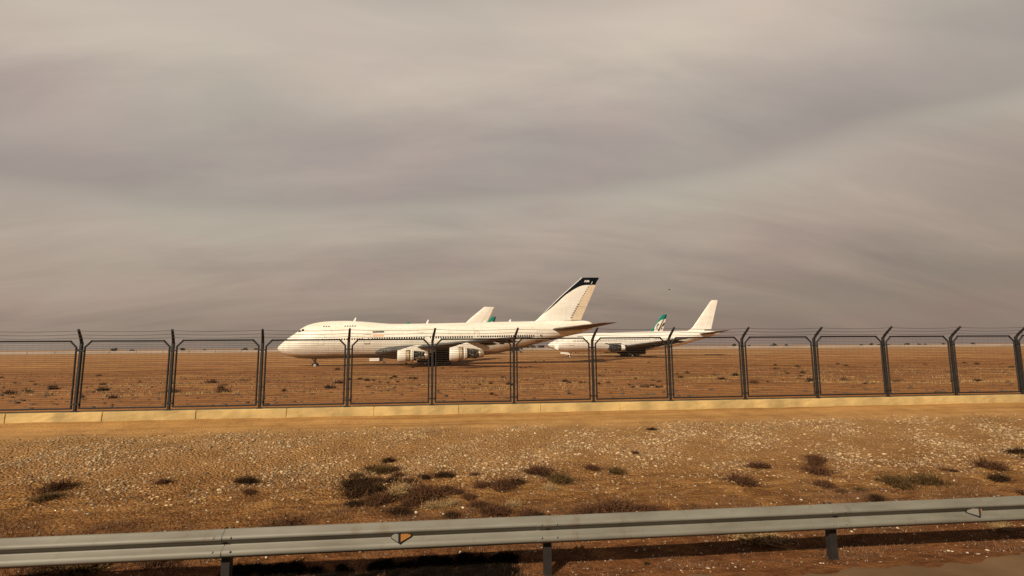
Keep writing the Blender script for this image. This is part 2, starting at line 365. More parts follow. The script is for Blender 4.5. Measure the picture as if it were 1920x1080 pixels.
# ------------------------------------------------------------------ aircraft
def section(S_, s):
    if s <= S_[0][0]: return S_[0][1:]
    for j in range(len(S_)-1):
        a, b_ = S_[j], S_[j+1]
        if s <= b_[0]:
            h = b_[0]-a[0]; t = (s-a[0])/h; p = S_[j-1] if j else None; q = S_[j+2] if j+2 < len(S_) else None; out = []
            for i in range(1, 6):                                   # monotone cubic between stations
                d = (b_[i]-a[i])/h; d0 = (a[i]-p[i])/(a[0]-p[0]) if p else d; d1 = (q[i]-b_[i])/(q[0]-b_[0]) if q else d
                m0 = 2*d0*d/(d0+d) if d0*d > 0 else 0; m1 = 2*d*d1/(d+d1) if d*d1 > 0 else 0
                if j < 2: m0 = m1 = d
                out.append((2*t**3-3*t*t+1)*a[i]+(t**3-2*t*t+t)*h*m0+(-2*t**3+3*t*t)*b_[i]+(t**3-t*t)*h*m1)
            return tuple(out)
    return S_[-1][1:]
def half_width(S_, s, z):
    zt, zb, w, zw, k = section(S_, s)
    if z >= zw:
        sn = min(1, (z-zw)/max(zt-zw, 1e-4)); return w*math.sqrt(max(0, 1-sn*sn))*(1-k*sn)
    sn = min(1, (zw-z)/max(zw-zb, 1e-4)); return w*math.sqrt(max(0, 1-sn*sn))
def fuselage(S_, M, parent, n=40, name='fuselage'):
    # resample finely with a monotone smooth pass
    ss = sorted(set([s_[0] for s_ in S_]+list(np.arange(S_[0][0], S_[-1][0], .8))+[.08, .2, .35]))
    ss = [s for s in ss if s <= S_[-1][0]]
    vs = []; fs = []
    for s in ss:
        zt, zb, w, zw, k = section(S_, s)
        for i in range(n):
            t = 2*PI*i/n; c, sn = math.cos(t), math.sin(t)
            if sn >= 0: y = w*c*(1-k*sn); z = zw+(zt-zw)*sn
            else: y = w*c; z = zw+(zw-zb)*sn
            vs.append((s, y, z))
    for i in range(len(ss)-1):
        for k in range(n): fs.append((i*n+k, i*n+(k+1) % n, (i+1)*n+(k+1) % n, (i+1)*n+k))
    fs += [tuple(range(n))[::-1], tuple(range((len(ss)-1)*n, len(ss)*n))]
    return link_mesh(name, vs, fs, M, parent, smooth=True)
def patch(S_, name, s0, s1, z0, z1, M, parent, off=.012, side=-1, nz=6, ns=2):
    vs = []; fs = []
    for i in range(ns+1):
        for j in range(nz+1):
            s = s0+(s1-s0)*i/ns; z = z0+(z1-z0)*j/nz; vs.append((s, side*(half_width(S_, s, z)+off), z))
    for i in range(ns):
        for j in range(nz): a = i*(nz+1)+j; fs.append((a, a+1, a+nz+2, a+nz+1))
    return link_mesh(name, vs, fs, M, parent, smooth=True)
AF = [(1, .0), (.85, .028), (.6, .062), (.35, .082), (.15, .068), (.05, .045), (.012, .02), (0, 0), (.012, -.018), (.05, -.035), (.15, -.048), (.35, -.052), (.6, -.036), (.85, -.014)]
def surface(name, secs, M, parent, c0=0, c1=1, tmul=1.0, dy=0):
    """lifting surface; secs: (y, sLE, chord, z, thickness ratio); c0..c1 chord range"""
    vs = []; fs = []; n = len(AF)
    for y, s, c, z, tc_ in secs:
        k = tc_/.134*tmul
        for x, t in AF: vs.append((s+c*x, y+dy, z+t*c*k))
    for i in range(len(secs)-1):
        for k in range(n): fs.append((i*n+k, (i+1)*n+k, (i+1)*n+(k+1) % n, i*n+(k+1) % n))
    fs += [tuple(range(n)), tuple(range((len(secs)-1)*n, len(secs)*n))[::-1]]
    return auto_smooth(link_mesh(name, vs, fs, M, parent), 50)
def fin(name, secs, M, parent, c0, c1, thick=.11):
    """vertical surface; secs: (z, sLE, sTE) of the whole fin, this piece spans chord fractions c0(z)..c1(z)"""
    def th(x): return thick*math.sqrt(max(x, 0))*(1-x)*1.9
    vs = []; fs = []; n = 9
    for z, a, b_ in secs:
        ca = c0(z) if callable(c0) else c0; cb = c1(z) if callable(c1) else c1
        ring = [ca+(cb-ca)*(i/(n-1))**1.6 for i in range(n)]; L = b_-a
        side = [(x, th(x)) for x in ring]
        for x, t in side: vs.append((a+L*x, -max(t*L*.5, .004), z))
        for x, t in reversed(side): vs.append((a+L*x, max(t*L*.5, .004), z))
    m_ = 2*n
    for i in range(len(secs)-1):
        for k in range(m_): fs.append((i*m_+k, i*m_+(k+1) % m_, (i+1)*m_+(k+1) % m_, (i+1)*m_+k))
    fs += [tuple(range(m_))[::-1], tuple(range((len(secs)-1)*m_, len(secs)*m_))]
    return auto_smooth(link_mesh(name, vs, fs, M, parent), 35)
def finq(secs, z):
    for a, b_ in zip(secs, secs[1:]):
        if a[0] <= z <= b_[0]:
            t = (z-a[0])/(b_[0]-a[0]); return a[1]+(b_[1]-a[1])*t, a[2]+(b_[2]-a[2])*t
    return secs[-1][1:]
def resample(secs, step):
    out = []
    for a, b_ in zip(secs, secs[1:]):
        n = max(1, int((b_[0]-a[0])/step))
        out += [tuple(a[i]+(b_[i]-a[i])*k/n for i in range(3)) for k in range(n)]
    return out+[secs[-1]]
def wheel(parent, x, y, z, r, w):
    b_ = MB(); b_.lathe([(-w/2, r*.55), (-w/2, r*.9), (-w*.3, r), (w*.3, r), (w/2, r*.9), (w/2, r*.55)], (x, y, z), 'y', 20)
    o = auto_smooth(b_.build('wheel', M_tyre, parent), 50)
    h = MB(); h.lathe([(-w*.42, .001), (-w*.42, r*.2), (-w*.36, r*.55), (w*.36, r*.55), (w*.42, r*.2), (w*.42, .001)], (x, y, z), 'y', 16)
    auto_smooth(h.build('hub', M_hub, o), 40); return o
def bogie(parent, s, y, ztop, r=.62, w=.46, base=1.45, gauge=1.1, rows=2, door=True):
    g = MB(); g.tube([(s, y, r), (s, y, ztop)], [.2, .26], 10); g.tube([(s-base/2, y, r), (s+base/2, y, r)], .13, 8)
    g.tube([(s, y, r+.5), (s-1.1, y+.2, ztop)], .1, 6)
    for i in range(rows):
        xx = s+(i-(rows-1)/2)*base; g.tube([(xx, y-gauge/2, r), (xx, y+gauge/2, r)], .09, 6)
    o = g.build('landing_gear', M_strut, parent)
    for i in range(rows):
        for q in (-1, 1): wheel(o, s+(i-(rows-1)/2)*base, y+q*gauge/2, r, r, w)
    if door:
        d = MB(); d.box(s-2.4, s+3.2, y-.85, y-.79, r+.1, ztop+.2); d.build('gear_door_shade', M_black, o)  # enlarged black door, put in to fill the shade under the wing
    return o
def pylon(parent, s, y, z, sgn, poly, M=None):
    b_ = MB(); b_.prism([(s+a, z+c_) for a, c_ in poly], y-.26, y+.26)
    o = b_.build('pylon', M or M_white, parent)
    bv = o.modifiers.new('round', 'BEVEL'); bv.width = .1; bv.segments = 2; bv.limit_method = 'ANGLE'
    return o
PYL_OUT = [(.3, 1.2), (1.7, 1.62), (2.75, 1.92), (3.5, 2.08), (4.75, 2.08), (5.5, 1.75), (6.6, 1.35), (7.2, 1.05), (6.9, .62), (5.6, .42), (4.9, .78), (3.0, .95), (2.6, 1.12)]
def stripped_engine(parent, s, y, z, seed):
    """turbofan with its side cowls taken off: cowl, fan case, reverser ring, bare core, nozzle"""
    r = random.Random(seed)
    core = MB(); core.lathe([(1.5, .2), (1.6, 1.0), (2.4, .98), (3.3, .80), (3.6, .62), (5.1, .60), (5.2, .45)], (s, y, z))
    c = auto_smooth(core.build('engine', M_dark, parent), 40)
    b_ = MB(); b_.lathe([(1.55, 1.2), (1.0, 1.28), (.25, 1.24), (0, 1.16), (-.05, 1.10), (0, 1.04), (.3, 1.0), (1.5, 1.04)], (s, y, z), n=36, closed=True)
    auto_smooth(b_.build('intake_cowl', M_white, c), 60)
    b_ = MB(); b_.lathe([(.02, 1.165), (-.055, 1.10), (.02, 1.035), (.12, 1.02)], (s, y, z), n=36); auto_smooth(b_.build('intake_lip', M_metal, c), 70)
    b_ = MB()
    for k in range(24):
        t = 2*PI*k/24; ca, sa = math.cos(t), math.sin(t)
        b_.add([(s+.9, y+.2*ca-.02*sa, z+.2*sa+.02*ca), (s+.85, y+1.02*ca-.1*sa, z+1.02*sa+.1*ca), (s+1.05, y+1.02*ca+.08*sa, z+1.02*sa-.08*ca)], [(0, 1, 2)])
    b_.lathe([(.55, .01), (.7, .12), (1.0, .26), (1.1, .01)], (s, y, z), n=14); b_.build('fan', M_strut, c)
    b_ = MB(); b_.lathe([(1.62, 1.06), (1.85, 1.06), (1.86, 1.13), (1.92, 1.13), (1.93, 1.05), (2.12, 1.05), (2.13, 1.10), (2.19, 1.10), (2.2, 1.02)], (s, y, z), n=36)
    auto_smooth(b_.build('fan_case', M_case, c), 40)
    b_ = MB(); b_.lathe([(2.42, .95), (2.42, 1.15), (2.5, 1.17), (2.98, 1.12), (3.02, 1.1), (3.02, .9)], (s, y, z), n=36, closed=True)
    rg = auto_smooth(b_.build('reverser_ring', M_white, c), 40)
    b_ = MB()
    for k in range(26):
        t = 2*PI*k/26; ca, sa = math.cos(t), math.sin(t); rr = 1.152
        b_.add([(s+2.70, y+rr*(ca-.05*sa), z+rr*(sa+.05*ca)), (s+2.82, y+(rr-.006)*(ca-.05*sa), z+(rr-.006)*(sa+.05*ca)), (s+2.82, y+(rr-.006)*(ca+.05*sa), z+(rr-.006)*(sa-.05*ca)), (s+2.70, y+rr*(ca+.05*sa), z+rr*(sa-.05*ca))], [(0, 1, 2, 3)])
    b_.build('vent_slots', M_black, rg)
    b_ = MB()
    for k in range(34):
        t = r.uniform(-.9, 3.9); t2 = t+r.uniform(-.5, .5); a = r.uniform(3.1, 4.6); a2 = min(5.05, a+r.uniform(.2, 1.0))
        R1 = .80-.16*(a > 3.6)+r.uniform(0, .06)
        P_ = lambda aa, tt, RR: (s+aa, y-RR*math.sin(tt), z+RR*math.cos(tt))
        b_.tube([P_(a, t, R1+.02), P_((a+a2)/2, t, R1+.08), P_(a2, t2, R1*.95)], r.uniform(.025, .055), 5)
    b_.build('pipework', M_pipe, c)
    b_ = MB()
    for k in range(16):
        t = r.uniform(-.6, 3.7); a = r.uniform(3.15, 4.85); R1 = .72; x, yy_, z_ = s+a, y-R1*math.sin(t), z+R1*math.cos(t); d = r.uniform(.07, .15)
        b_.box(x-d*1.3, x+d*1.3, yy_-d, yy_+d, z_-d, z_+d)
    for a in (3.55, 4.25, 5.0): b_.lathe([(a, .62), (a, .80), (a+.06, .80), (a+.06, .62)], (s, y, z), n=24)
    b_.build('accessory_units', M_black, c)
    b_ = MB(); b_.lathe([(5.08, .70), (5.2, .76), (5.9, .70), (6.0, .66), (5.95, .60), (5.2, .5)], (s, y, z), n=30)
    auto_smooth(b_.build('exhaust_nozzle', M_nozz, c), 40)
    b_ = MB(); b_.lathe([(5.6, .36), (6.0, .30), (6.4, .04)], (s, y, z), n=16); b_.build('exhaust_plug', M_nozz, c)
    return c
def cowled_engine(parent, s, y, z, r=1.2, L=4.6, M=None):
    b_ = MB(); b_.lathe([(L*.75, r*.86), (L*.4, r), (.3, r*.97), (0, r*.88), (.2, r*.78), (1.2, r*.8)], (s, y, z), n=26)
    c = auto_smooth(b_.build('engine', M or M_white2, parent), 60)
    b_ = MB(); b_.lathe([(L*.72, r*.6), (L, r*.5), (L*1.15, r*.4), (L*1.12, r*.1)], (s, y, z), n=20); auto_smooth(b_.build('exhaust_nozzle', M_nozz, c), 40)
    b_ = MB(); b_.lathe([(.9, .01), (1.0, r*.8)], (s, y, z), n=20); b_.build('fan', M_dark, c)
    return c
WIN = {}
def windows(root, S_, spots, z, w=.29, h=.45, side=-1, M=None, depth=.02):
    key = (w, h)
    if key not in WIN:
        vs = []; n = 12
        for q in (0, 1):
            for k in range(n):
                t = 2*PI*k/n; c, s_ = math.cos(t), math.sin(t)
                vs.append((w/2*math.copysign(abs(c)**.6, c), -q*depth, h/2*math.copysign(abs(s_)**.6, s_)))
        fs = [tuple(range(n, 2*n))]+[(k, (k+1) % n, (k+1) % n+n, k+n) for k in range(n)]
        me = bpy.data.meshes.new('window'); me.from_pydata(vs, [], fs); me.materials.append(M or M_glass); WIN[key] = me
    for s in spots:
        o = bpy.data.objects.new('window', WIN[key]); col.objects.link(o); o.parent = root
        o.location = (s, side*(half_width(S_, s, z)-.004), z)
        slope = (half_width(S_, s+.3, z)-half_width(S_, s-.3, z))/.6
        o.rotation_euler = (0, 0, side*math.atan(slope))
def door(root, S_, s, z0=4.88, h=1.93, w=1.05, win=True):
    d = patch(S_, 'door', s-w/2, s+w/2, z0, z0+h, M_white, root, .01)
    vs = []; fs = []                                                # seam round the door
    ring = [(s-w/2, z0), (s+w/2, z0), (s+w/2, z0+h/3), (s+w/2, z0+2*h/3), (s+w/2, z0+h), (s-w/2, z0+h), (s-w/2, z0+2*h/3), (s-w/2, z0+h/3)]
    for a, c_ in ring:
        ax = a+(.05 if a > s else -.05); cz = c_+(.05 if c_ >= z0+h-.01 else (-.05 if c_ <= z0+.01 else 0))
        vs += [(a, -(half_width(S_, a, c_)+.016), c_), (ax, -(half_width(S_, ax, cz)+.016), cz)]
    for i in range(8): j = (i+1) % 8; fs.append((2*i, 2*i+1, 2*j+1, 2*j))
    link_mesh('door_seam', vs, fs, M_seam, d)
    if win: 
        p = patch(S_, 'door_window', s+.1, s+.3, z0+.85, z0+1.22, M_glass, d, .022)
    return d
def place(root, nose, aft_deg, pitch, ppt):
    """aft_deg: world heading of the tail direction; pitch lifts the tail about s = ppt"""
    R = Matrix.Rotation(math.radians(aft_deg), 4, 'Z')@Matrix.Translation((ppt, 0, 0))@Matrix.Rotation(-math.radians(pitch), 4, 'Y')@Matrix.Translation((-ppt, 0, 0))
    root.matrix_world = Matrix.Translation(nose)@R

# -- four engined jumbo: body stations (s, top, bottom, half width, height of widest point, pinch of the upper lobe)
JB = [(0, 4.32, 4.28, .02, 4.3, 0), (.12, 4.62, 3.98, .36, 4.3, 0), (.5, 5.0, 3.6, .82, 4.32, 0), (1.3, 5.75, 3.05, 1.5, 4.4, 0), (2.5, 6.7, 2.6, 2.15, 4.6, .04), (3.8, 7.6, 2.3, 2.6, 4.8, .1), (4.7, 8.4, 2.15, 2.8, 4.95, .16),
      (6, 9.1, 2.02, 3.0, 5.1, .2), (8, 9.62, 1.93, 3.16, 5.3, .2), (10.5, 9.86, 1.9, 3.25, 5.4, .2), (13.5, 9.88, 1.9, 3.25, 5.5, .19), (16, 9.74, 1.9, 3.25, 5.5, .16), (18.5, 9.54, 1.85, 3.25, 5.5, .1), (21, 9.27, 1.72, 3.25, 5.5, .04),
      (22.6, 9.12, 1.6, 3.3, 5.4, .01), (24, 9.06, 1.5, 3.35, 5.3, 0), (27, 9.04, 1.42, 3.4, 5.3, 0), (37, 9.06, 1.45, 3.4, 5.3, 0), (41, 9.09, 1.75, 3.27, 5.5, 0), (44.5, 9.12, 1.95, 3.25, 5.5, 0), (46.5, 9.14, 2.2, 3.2, 5.6, 0), (48.4, 9.15, 2.56, 3.08, 5.7, 0),
      (51, 9.16, 3.05, 2.85, 5.9, 0), (55.2, 9.17, 4.06, 2.35, 6.4, 0), (60.4, 9.17, 5.2, 1.7, 7.0, 0), (64, 9.16, 6.0, 1.25, 7.5, 0), (66.4, 9.12, 6.6, .95, 7.8, 0), (67.6, 8.9, 6.95, .72, 7.9, 0), (68.3, 8.55, 7.2, .45, 7.9, 0), (68.6, 8.2, 7.5, .2, 7.85, 0)]
JW = [(2.6, 20.1, 16.8, 3.0, .134), (3.4, 20.8, 16.0, 3.05, .134), (8, 25.2, 12.4, 3.45, .12), (12, 29.1, 9.6, 3.85, .105), (21.2, 37.9, 6.3, 4.6, .09), (28.2, 44.6, 4.3, 5.05, .085), (29.0, 45.6, 3.5, 5.1, .06)]
JF = [(9.0, 54.6, 65.7), (9.25, 55.1, 65.8), (9.7, 55.75, 66.0), (10.4, 56.55, 66.3), (14.6, 61.0, 68.35), (19.1, 66.4, 70.55)]
JS = [(1.0, 57.6, 8.9, 7.05, .09), (2.2, 58.9, 8.0, 7.2, .09), (10.6, 67.0, 3.3, 8.05, .08), (11.1, 67.9, 2.4, 8.1, .06)]
def mirrored(secs): return [(-a, *r) for a, *r in secs]

def belly_shade_paint():  # shade of the belly put into the colour, greyer below a wavering height
    M = paint('white_paint_shaded_belly', WHITE, .14); t = M.node_tree; b = t.nodes['Principled BSDF']; old = b.inputs['Base Color'].links[0].from_socket
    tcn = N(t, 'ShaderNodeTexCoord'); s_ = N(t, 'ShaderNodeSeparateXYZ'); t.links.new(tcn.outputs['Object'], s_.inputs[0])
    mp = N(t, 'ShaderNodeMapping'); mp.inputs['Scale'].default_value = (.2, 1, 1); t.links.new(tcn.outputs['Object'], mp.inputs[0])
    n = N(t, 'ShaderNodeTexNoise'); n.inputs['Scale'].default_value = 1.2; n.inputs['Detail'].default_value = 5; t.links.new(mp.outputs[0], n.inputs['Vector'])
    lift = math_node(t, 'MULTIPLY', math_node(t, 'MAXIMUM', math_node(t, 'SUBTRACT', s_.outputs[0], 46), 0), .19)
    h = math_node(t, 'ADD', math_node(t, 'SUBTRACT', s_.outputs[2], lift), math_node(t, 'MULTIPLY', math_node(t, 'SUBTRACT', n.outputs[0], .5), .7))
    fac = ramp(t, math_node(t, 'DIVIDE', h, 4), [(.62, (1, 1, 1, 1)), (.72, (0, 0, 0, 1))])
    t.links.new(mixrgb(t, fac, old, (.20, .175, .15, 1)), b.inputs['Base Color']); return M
def jumbo(detail):
    root = empty('airliner')
    Mw = belly_shade_paint() if detail else M_white2
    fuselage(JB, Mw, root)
    for sg in (-1, 1):
        q = (lambda L: L) if sg > 0 else mirrored
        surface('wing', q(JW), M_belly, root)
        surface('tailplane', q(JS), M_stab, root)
        if detail:
            for y in (6.2, 10.2, 15.0, 19.4, 24):
                k = [a for a in JW]; ys = [a[0] for a in k]; te = np.interp(y, ys, [a[1]+a[2] for a in k]); zc = np.interp(y, ys, [a[3] for a in k])
                b_ = MB(); b_.lathe([(-3.2, .02), (-2.4, .22), (-1, .30), (.3, .22), (1.1, .03)], (te, sg*y, zc-.28), n=10)
                auto_smooth(b_.build('flap_fairing', M_belly, root), 60)
    rh = lambda z: float(np.interp(z, [9, 9.7, 16.98, 19.1], [.80, .755, .71, .70]))
    secs = resample(JF, .5)
    if detail:
        band = [(54.6, 9.2), (55.3, 9.5), (57.25, 10.91), (59.72, 12.84), (62.2, 14.97), (63.5, 15.83), (64.75, 16.56), (65.7, 17.0), (66.6, 17.25), (68, 17.36)]
        Mf = fin_paint('navy_and_white_fin', (.80, .765, .70, 1), (.003, .005, .009, 1), band, 17.38, 9, 19.2, 52, 70)
        Mr = fin_paint('navy_and_tan_rudder', (.70, .57, .42, 1), (.003, .005, .009, 1), band, 17.38, 9, 19.2, 52, 70)
    else: Mf, Mr = M_white2, mat('cream_rudder', (.78, .70, .58, 1), .5, var=.1, scale=.5)
    fin('tail_fin', secs, Mf, root, 0, rh)
    b_ = MB()                                                        # bright leading edge strip
    lo = [s for s in secs if s[0] > 9.3]
    b_.tube([(a+.02, 0, z) for z, a, c_ in lo], .07, 8); b_.build('leading_edge', M_metal if not detail else M_letter, root)
    rs = [(9.3, *finq(secs, 9.3))]+[s for s in secs if 9.35 <= s[0] < 12.3]+[(12.3, *finq(secs, 12.3))]
    ru = [(12.36, *finq(secs, 12.36))]+[s for s in secs if s[0] > 12.4 and s[0] <= 18.4]+[(18.45, *finq(secs, 18.45))]
    g = lambda z: rh(z)+.008
    fin('lower_rudder', rs, Mr, root, g, 1)
    ur = fin('upper_rudder', ru, Mr, root, g, lambda z: 1.0 if z < 17.45 else .97)
    fin('fin_tip', [(18.45, *finq(secs, 18.45)), secs[-1]], Mf, root, rh, 1)
    if detail:
        hb0 = None                                                   # hinge covers along the rudder line
        for k in range(15):
            z = 9.9+k*.5; a, c_ = finq(secs, z); s = a+(c_-a)*(rh(z)-.012); 
            if hb0 is None: hb = MB(); hb.box(-.11, .11, -.17, .17, -.08, .08); o = hb0 = hb.build('rudder_hinge', M_seam, root)
            else: o = hb0.copy(); col.objects.link(o); o.parent = root
            o.location = (s, 0, z); o.scale = (1.9, 1.5, 1.7) if k < 7 else (1.1, 1.3, 1.1)
        # writing near the fin tip
        cu = bpy.data.curves.new('registration', 'FONT'); cu.body = 'AM'; cu.size = 1.0; cu.extrude = .012; cu.offset = .012; cu.space_character = 1.0; cu.align_x = 'CENTER'
        tmp = bpy.data.objects.new('registration', cu); col.objects.link(tmp)
        dg = bpy.context.evaluated_depsgraph_get(); me = bpy.data.meshes.new_from_object(tmp.evaluated_get(dg)); bpy.data.objects.remove(tmp)
        me.materials.clear(); me.materials.append(M_letter)
        o = bpy.data.objects.new('registration', me); col.objects.link(o); o.parent = root
        a, c_ = finq(secs, 18.2)
        o.location = (67.45, -.245, 17.98); o.rotation_euler = (PI/2, 0, 0); o.scale = (.86, .74, 1)
        b_ = MB(); b_.tube([(69.15-.62, -.16, 17.55), (69.5-.62, -.15, 18.2)], .045, 4); b_.build('static_wick', M_letter, root)
        # windows
        main = [s for s in np.arange(7.4, 57, .508)]
        doors = [9.4, 18.6, 31.4, 41.5, 55.55]
        main = [s for s in main if all(abs(s-d) > .72 for d in doors) and s < 54.4]
        main += [56.0]
        windows(root, JB, main, 5.85)
        windows(root, JB, [9.6+.508*i for i in range(3)]+[13.9+.508*i for i in range(5)], 8.57, .3, .42)
        for d in doors: door(root, JB, d)
        # cockpit glass
        for a, b2, z0, z1 in ((3.55, 4.15, 7.35, 7.72), (4.3, 4.9, 7.6, 8.1), (5.05, 5.6, 7.75, 8.2)):
            patch(JB, 'cockpit_window', a, b2, z0, min(z1, section(JB, a)[0]-.05), M_glass, root, .02)
        fl = patch(JB, 'flag', 19.6, 22.0, 7.13, 7.46, M_green, root, .014)
        patch(JB, 'flag_stripe', 19.65, 22.0, 6.34, 6.66, M_flagred, fl, .014)
        # hatches and outlines
        for a, b2, z, hh, mm in ((18.0, 19.2, 6.78, .07, M_seam), (18.4, 18.7, 6.2, .1, M_seam), (18.0, 19.2, 4.78, .12, M_dark), (29.2, 30.4, 6.95, .05, M_seam), (40.9, 42, 7.05, .06, M_seam), (54.9, 56.1, 7.1, .06, M_seam),
                                 (54.6, 56.3, 4.55, .18, M_dark), (46.4, 47.5, 4.1, .3, M_dark)):
            patch(JB, 'hatch', a, b2, z, z+hh, mm, root, .016, nz=2)
        for s, top, hh in ((15.5, 9.76, .75), (30.9, 9.04, .8), (49.2, 9.15, .5), (43.5, 9.11, .35)):   # blade aerials
            b_ = MB(); b_.prism([(s-.35, top-.1), (s+.1, top-.1), (s+.35, top+hh), (s+.1, top+hh)], -.03, .03); b_.build('aerial', M_letter, root)
        for a, b2, z in ((55.6, 58.9, 9.12), (61.6, 65.2, 9.1)):
            b_ = MB(); b_.tube([(a, -.42, z), (b2, -.38, z+.06)], .04, 5); b_.build('fin_root_seam', M_seam, root)
        b_ = MB(); b_.lathe([(0, .30), (.35, .26), (.36, .01)], (68.2, 0, 7.86), n=14); b_.build('tail_exhaust', M_dark, root)
        # landing lights and root fillet
        for y in (4.6, 5.2):
            b_ = MB(); b_.lathe([(-.05, .001), (0, .16), (.2, .18)], (np.interp(y, [3.4, 8], [20.8, 25.2])-.02, -y, 3.2), n=12); b_.build('landing_light', M_glass, root)
        # engines: both near ones stand without their side cowls
        for y, s, z, sd in ((11.9, 25.5, 2.22, 3), (21.2, 35.2, 2.52, 8)):
            stripped_engine(root, s, -y, z, sd); pylon(root, s, -y, z, -1, PYL_OUT)
            cowled_engine(root, s, y, z, 1.22, 5.2); pylon(root, s, y, z, 1, PYL_OUT)
        # undercarriage
        bogie(root, 31.3, -5.5, 3.0); bogie(root, 31.3, 5.5, 3.0); bogie(root, 34.6, -1.9, 2.2); bogie(root, 34.6, 1.9, 2.2)
        g = bogie(root, 7.6, 0, 2.6, .6, .42, .1, .9, 1, False)
        b_ = MB(); b_.box(18.9, 20.9, -2.05, -2.0, 1.25, 1.8); b_.box(20.9, 21.6, -1.95, -1.4, 1.2, 1.75); 
        o = link_mesh('hold_door', b_.v, b_.f, [M_white, M_black], root, mi=[0]*6+[1]*6)
    else:
        for y, s, z in ((11.9, 25.5, 2.22), (21.2, 35.2, 2.52)):
            for sg in (-1, 1): cowled_engine(root, s, sg*y, z, 1.22, 5.2); pylon(root, s, sg*y, z, sg, PYL_OUT, M_white2)
        bogie(root, 31.3, -5.5, 3.0); bogie(root, 31.3, 5.5, 3.0); bogie(root, 34.6, -1.9, 2.2); bogie(root, 7.6, 0, 2.6, .6, .42, .1, .9, 1, False)
        windows(root, JB, [s for s in np.arange(9, 54, .508)], 5.77)
    return root

# -- twin engined wide body
TB = [(0, 4.02, 3.98, .02, 4.0, 0), (.12, 4.25, 3.75, .27, 4.0, 0), (.5, 4.6, 3.42, .68, 4.02, 0), (1.2, 4.98, 3.02, 1.15, 4.05, 0), (2.4, 5.5, 2.55, 1.7, 4.15, 0), (4, 6.1, 2.12, 2.2, 4.25, 0), (6, 6.6, 1.87, 2.55, 4.35, 0), (8.5, 7.0, 1.76, 2.75, 4.45, 0),
      (11.5, 7.3, 1.7, 2.82, 4.52, 0), (16, 7.33, 1.62, 2.82, 4.52, 0), (19, 7.33, 1.35, 2.84, 4.5, 0), (28, 7.33, 1.38, 2.84, 4.5, 0), (31, 7.33, 1.68, 2.82, 4.52, 0), (34.5, 7.33, 1.8, 2.8, 4.6, 0), (38, 7.33, 2.35, 2.62, 4.9, 0), (42, 7.3, 3.2, 2.25, 5.3, 0), (47, 7.2, 4.5, 1.5, 5.9, 0), (51, 7.0, 5.5, .85, 6.3, 0), (53, 6.7, 6.0, .4, 6.4, 0), (53.3, 6.5, 6.2, .2, 6.35, 0)]
TW = [(2.2, 17.4, 11.4, 2.55, .13), (2.9, 18.0, 10.8, 2.6, .13), (7.9, 21.4, 7.6, 3.1, .11), (21.8, 30.6, 3.1, 4.75, .1), (22.4, 31.4, 2.2, 4.8, .06)]
TF = [(7.0, 42.4, 50.6), (7.6, 44.0, 50.75), (8.4, 45.0, 50.95), (16.0, 51.0, 53.3), (16.5, 51.6, 53.4)]
TSs = [(.8, 45.6, 5.6, 6.1, .09), (8.1, 50.3, 2.2, 6.9, .08)]
def twin(fin_mat, rudder_mat, detail, length_cut=0):
    root = empty('airliner')
    B = TB if not length_cut else [(s if s < 14 else max(14.01+(s-14)*.01, s-length_cut) if s > 16 else s, *r) for s, *r in TB]
    sh = length_cut
    mv = lambda secs: [(a, b_-(sh if b_ > 30 else sh*.5), *r) for a, b_, *r in secs]
    Mw = M_white2
    fuselage(B, Mw, root, 36)
    W_ = mv(TW) if sh else TW
    W_ = [(a, b_-sh*.5, *r) for a, b_, *r in TW]
    S_ = [(a, b_-sh, *r) for a, b_, *r in TSs]
    Fs = resample([(z, a-sh, b_-sh) for z, a, b_ in TF], .5)
    for sg in (-1, 1):
        q = (lambda L: L) if sg > 0 else mirrored
        surface('wing', q(W_), M_belly, root); surface('tailplane', q(S_), M_stab, root)
        for y in (5.6, 9.6, 12.8, 15.8, 18.6):
            ys = [a[0] for a in W_]; te = np.interp(y, ys, [a[1]+a[2] for a in W_]); zc = np.interp(y, ys, [a[3] for a in W_])
            b_ = MB(); b_.lathe([(-2.4, .02), (-1.7, .24), (-.6, .32), (.6, .26), (1.6, .03)], (te, sg*y, zc-.34), n=10)
            auto_smooth(b_.build('flap_fairing', M_black if sg < 0 else M_belly, root), 60)
    fin('tail_fin', Fs, fin_mat, root, 0, .70); fin('rudder', [s for s in Fs if s[0] > 7.5], rudder_mat, root, .71, 1)
    bogie(root, 24.6-sh*.5, -4.8, 2.6, .6, .42, 1.3, .95); bogie(root, 24.6-sh*.5, 4.8, 2.6, .6, .42, 1.3, .95)
    g = MB(); s = 6.4; g.tube([(s, 0, .5), (s+.1, 0, 2.3)], [.1, .14], 8); g.tube([(s, 0, 1.1), (s+.9, 0, 2.0)], .06, 6); g.tube([(s, -.3, .5), (s, .3, .5)], .07, 6)
    o = g.build('landing_gear', M_strut, root)
    for q in (-1, 1): wheel(o, s, q*.32, .5, .5, .3)
    if detail:
        b_ = MB()                                                    # white nose gear door hanging open along the belly
        pts = [(3.55, 1.95), (3.6, 1.42), (6.0, 1.05), (6.3, .75), (6.45, 1.35), (6.1, 1.6)]
        b_.prism(pts, -.75, -.68); b_.build('nose_gear_door', M_white, o)
        windows(root, B, [s for s in np.arange(7.4, 45, .49) if abs(s-12.2) > .8 and abs(s-30.8) > .8], 5.0, .24, .34)
        for a, b2, z, hh in ((6.0, 7.3, 3.75, .14), (8.6, 10.2, 6.25, .14)): patch(B, 'hatch', a, b2, z, z+hh, M_black, root, .02, nz=2)
        for d in (12.2, 30.8): door(root, B, d, 3.95, 1.9, 1.05, False)
        for a, b2, z0, z1 in ((2.5, 3.0, 4.85, 5.15), (3.1, 3.7, 4.95, 5.35), (3.8, 4.4, 5.05, 5.5)): patch(B, 'cockpit_window', a, b2, z0, z1, M_cover, root, .02)
    return root
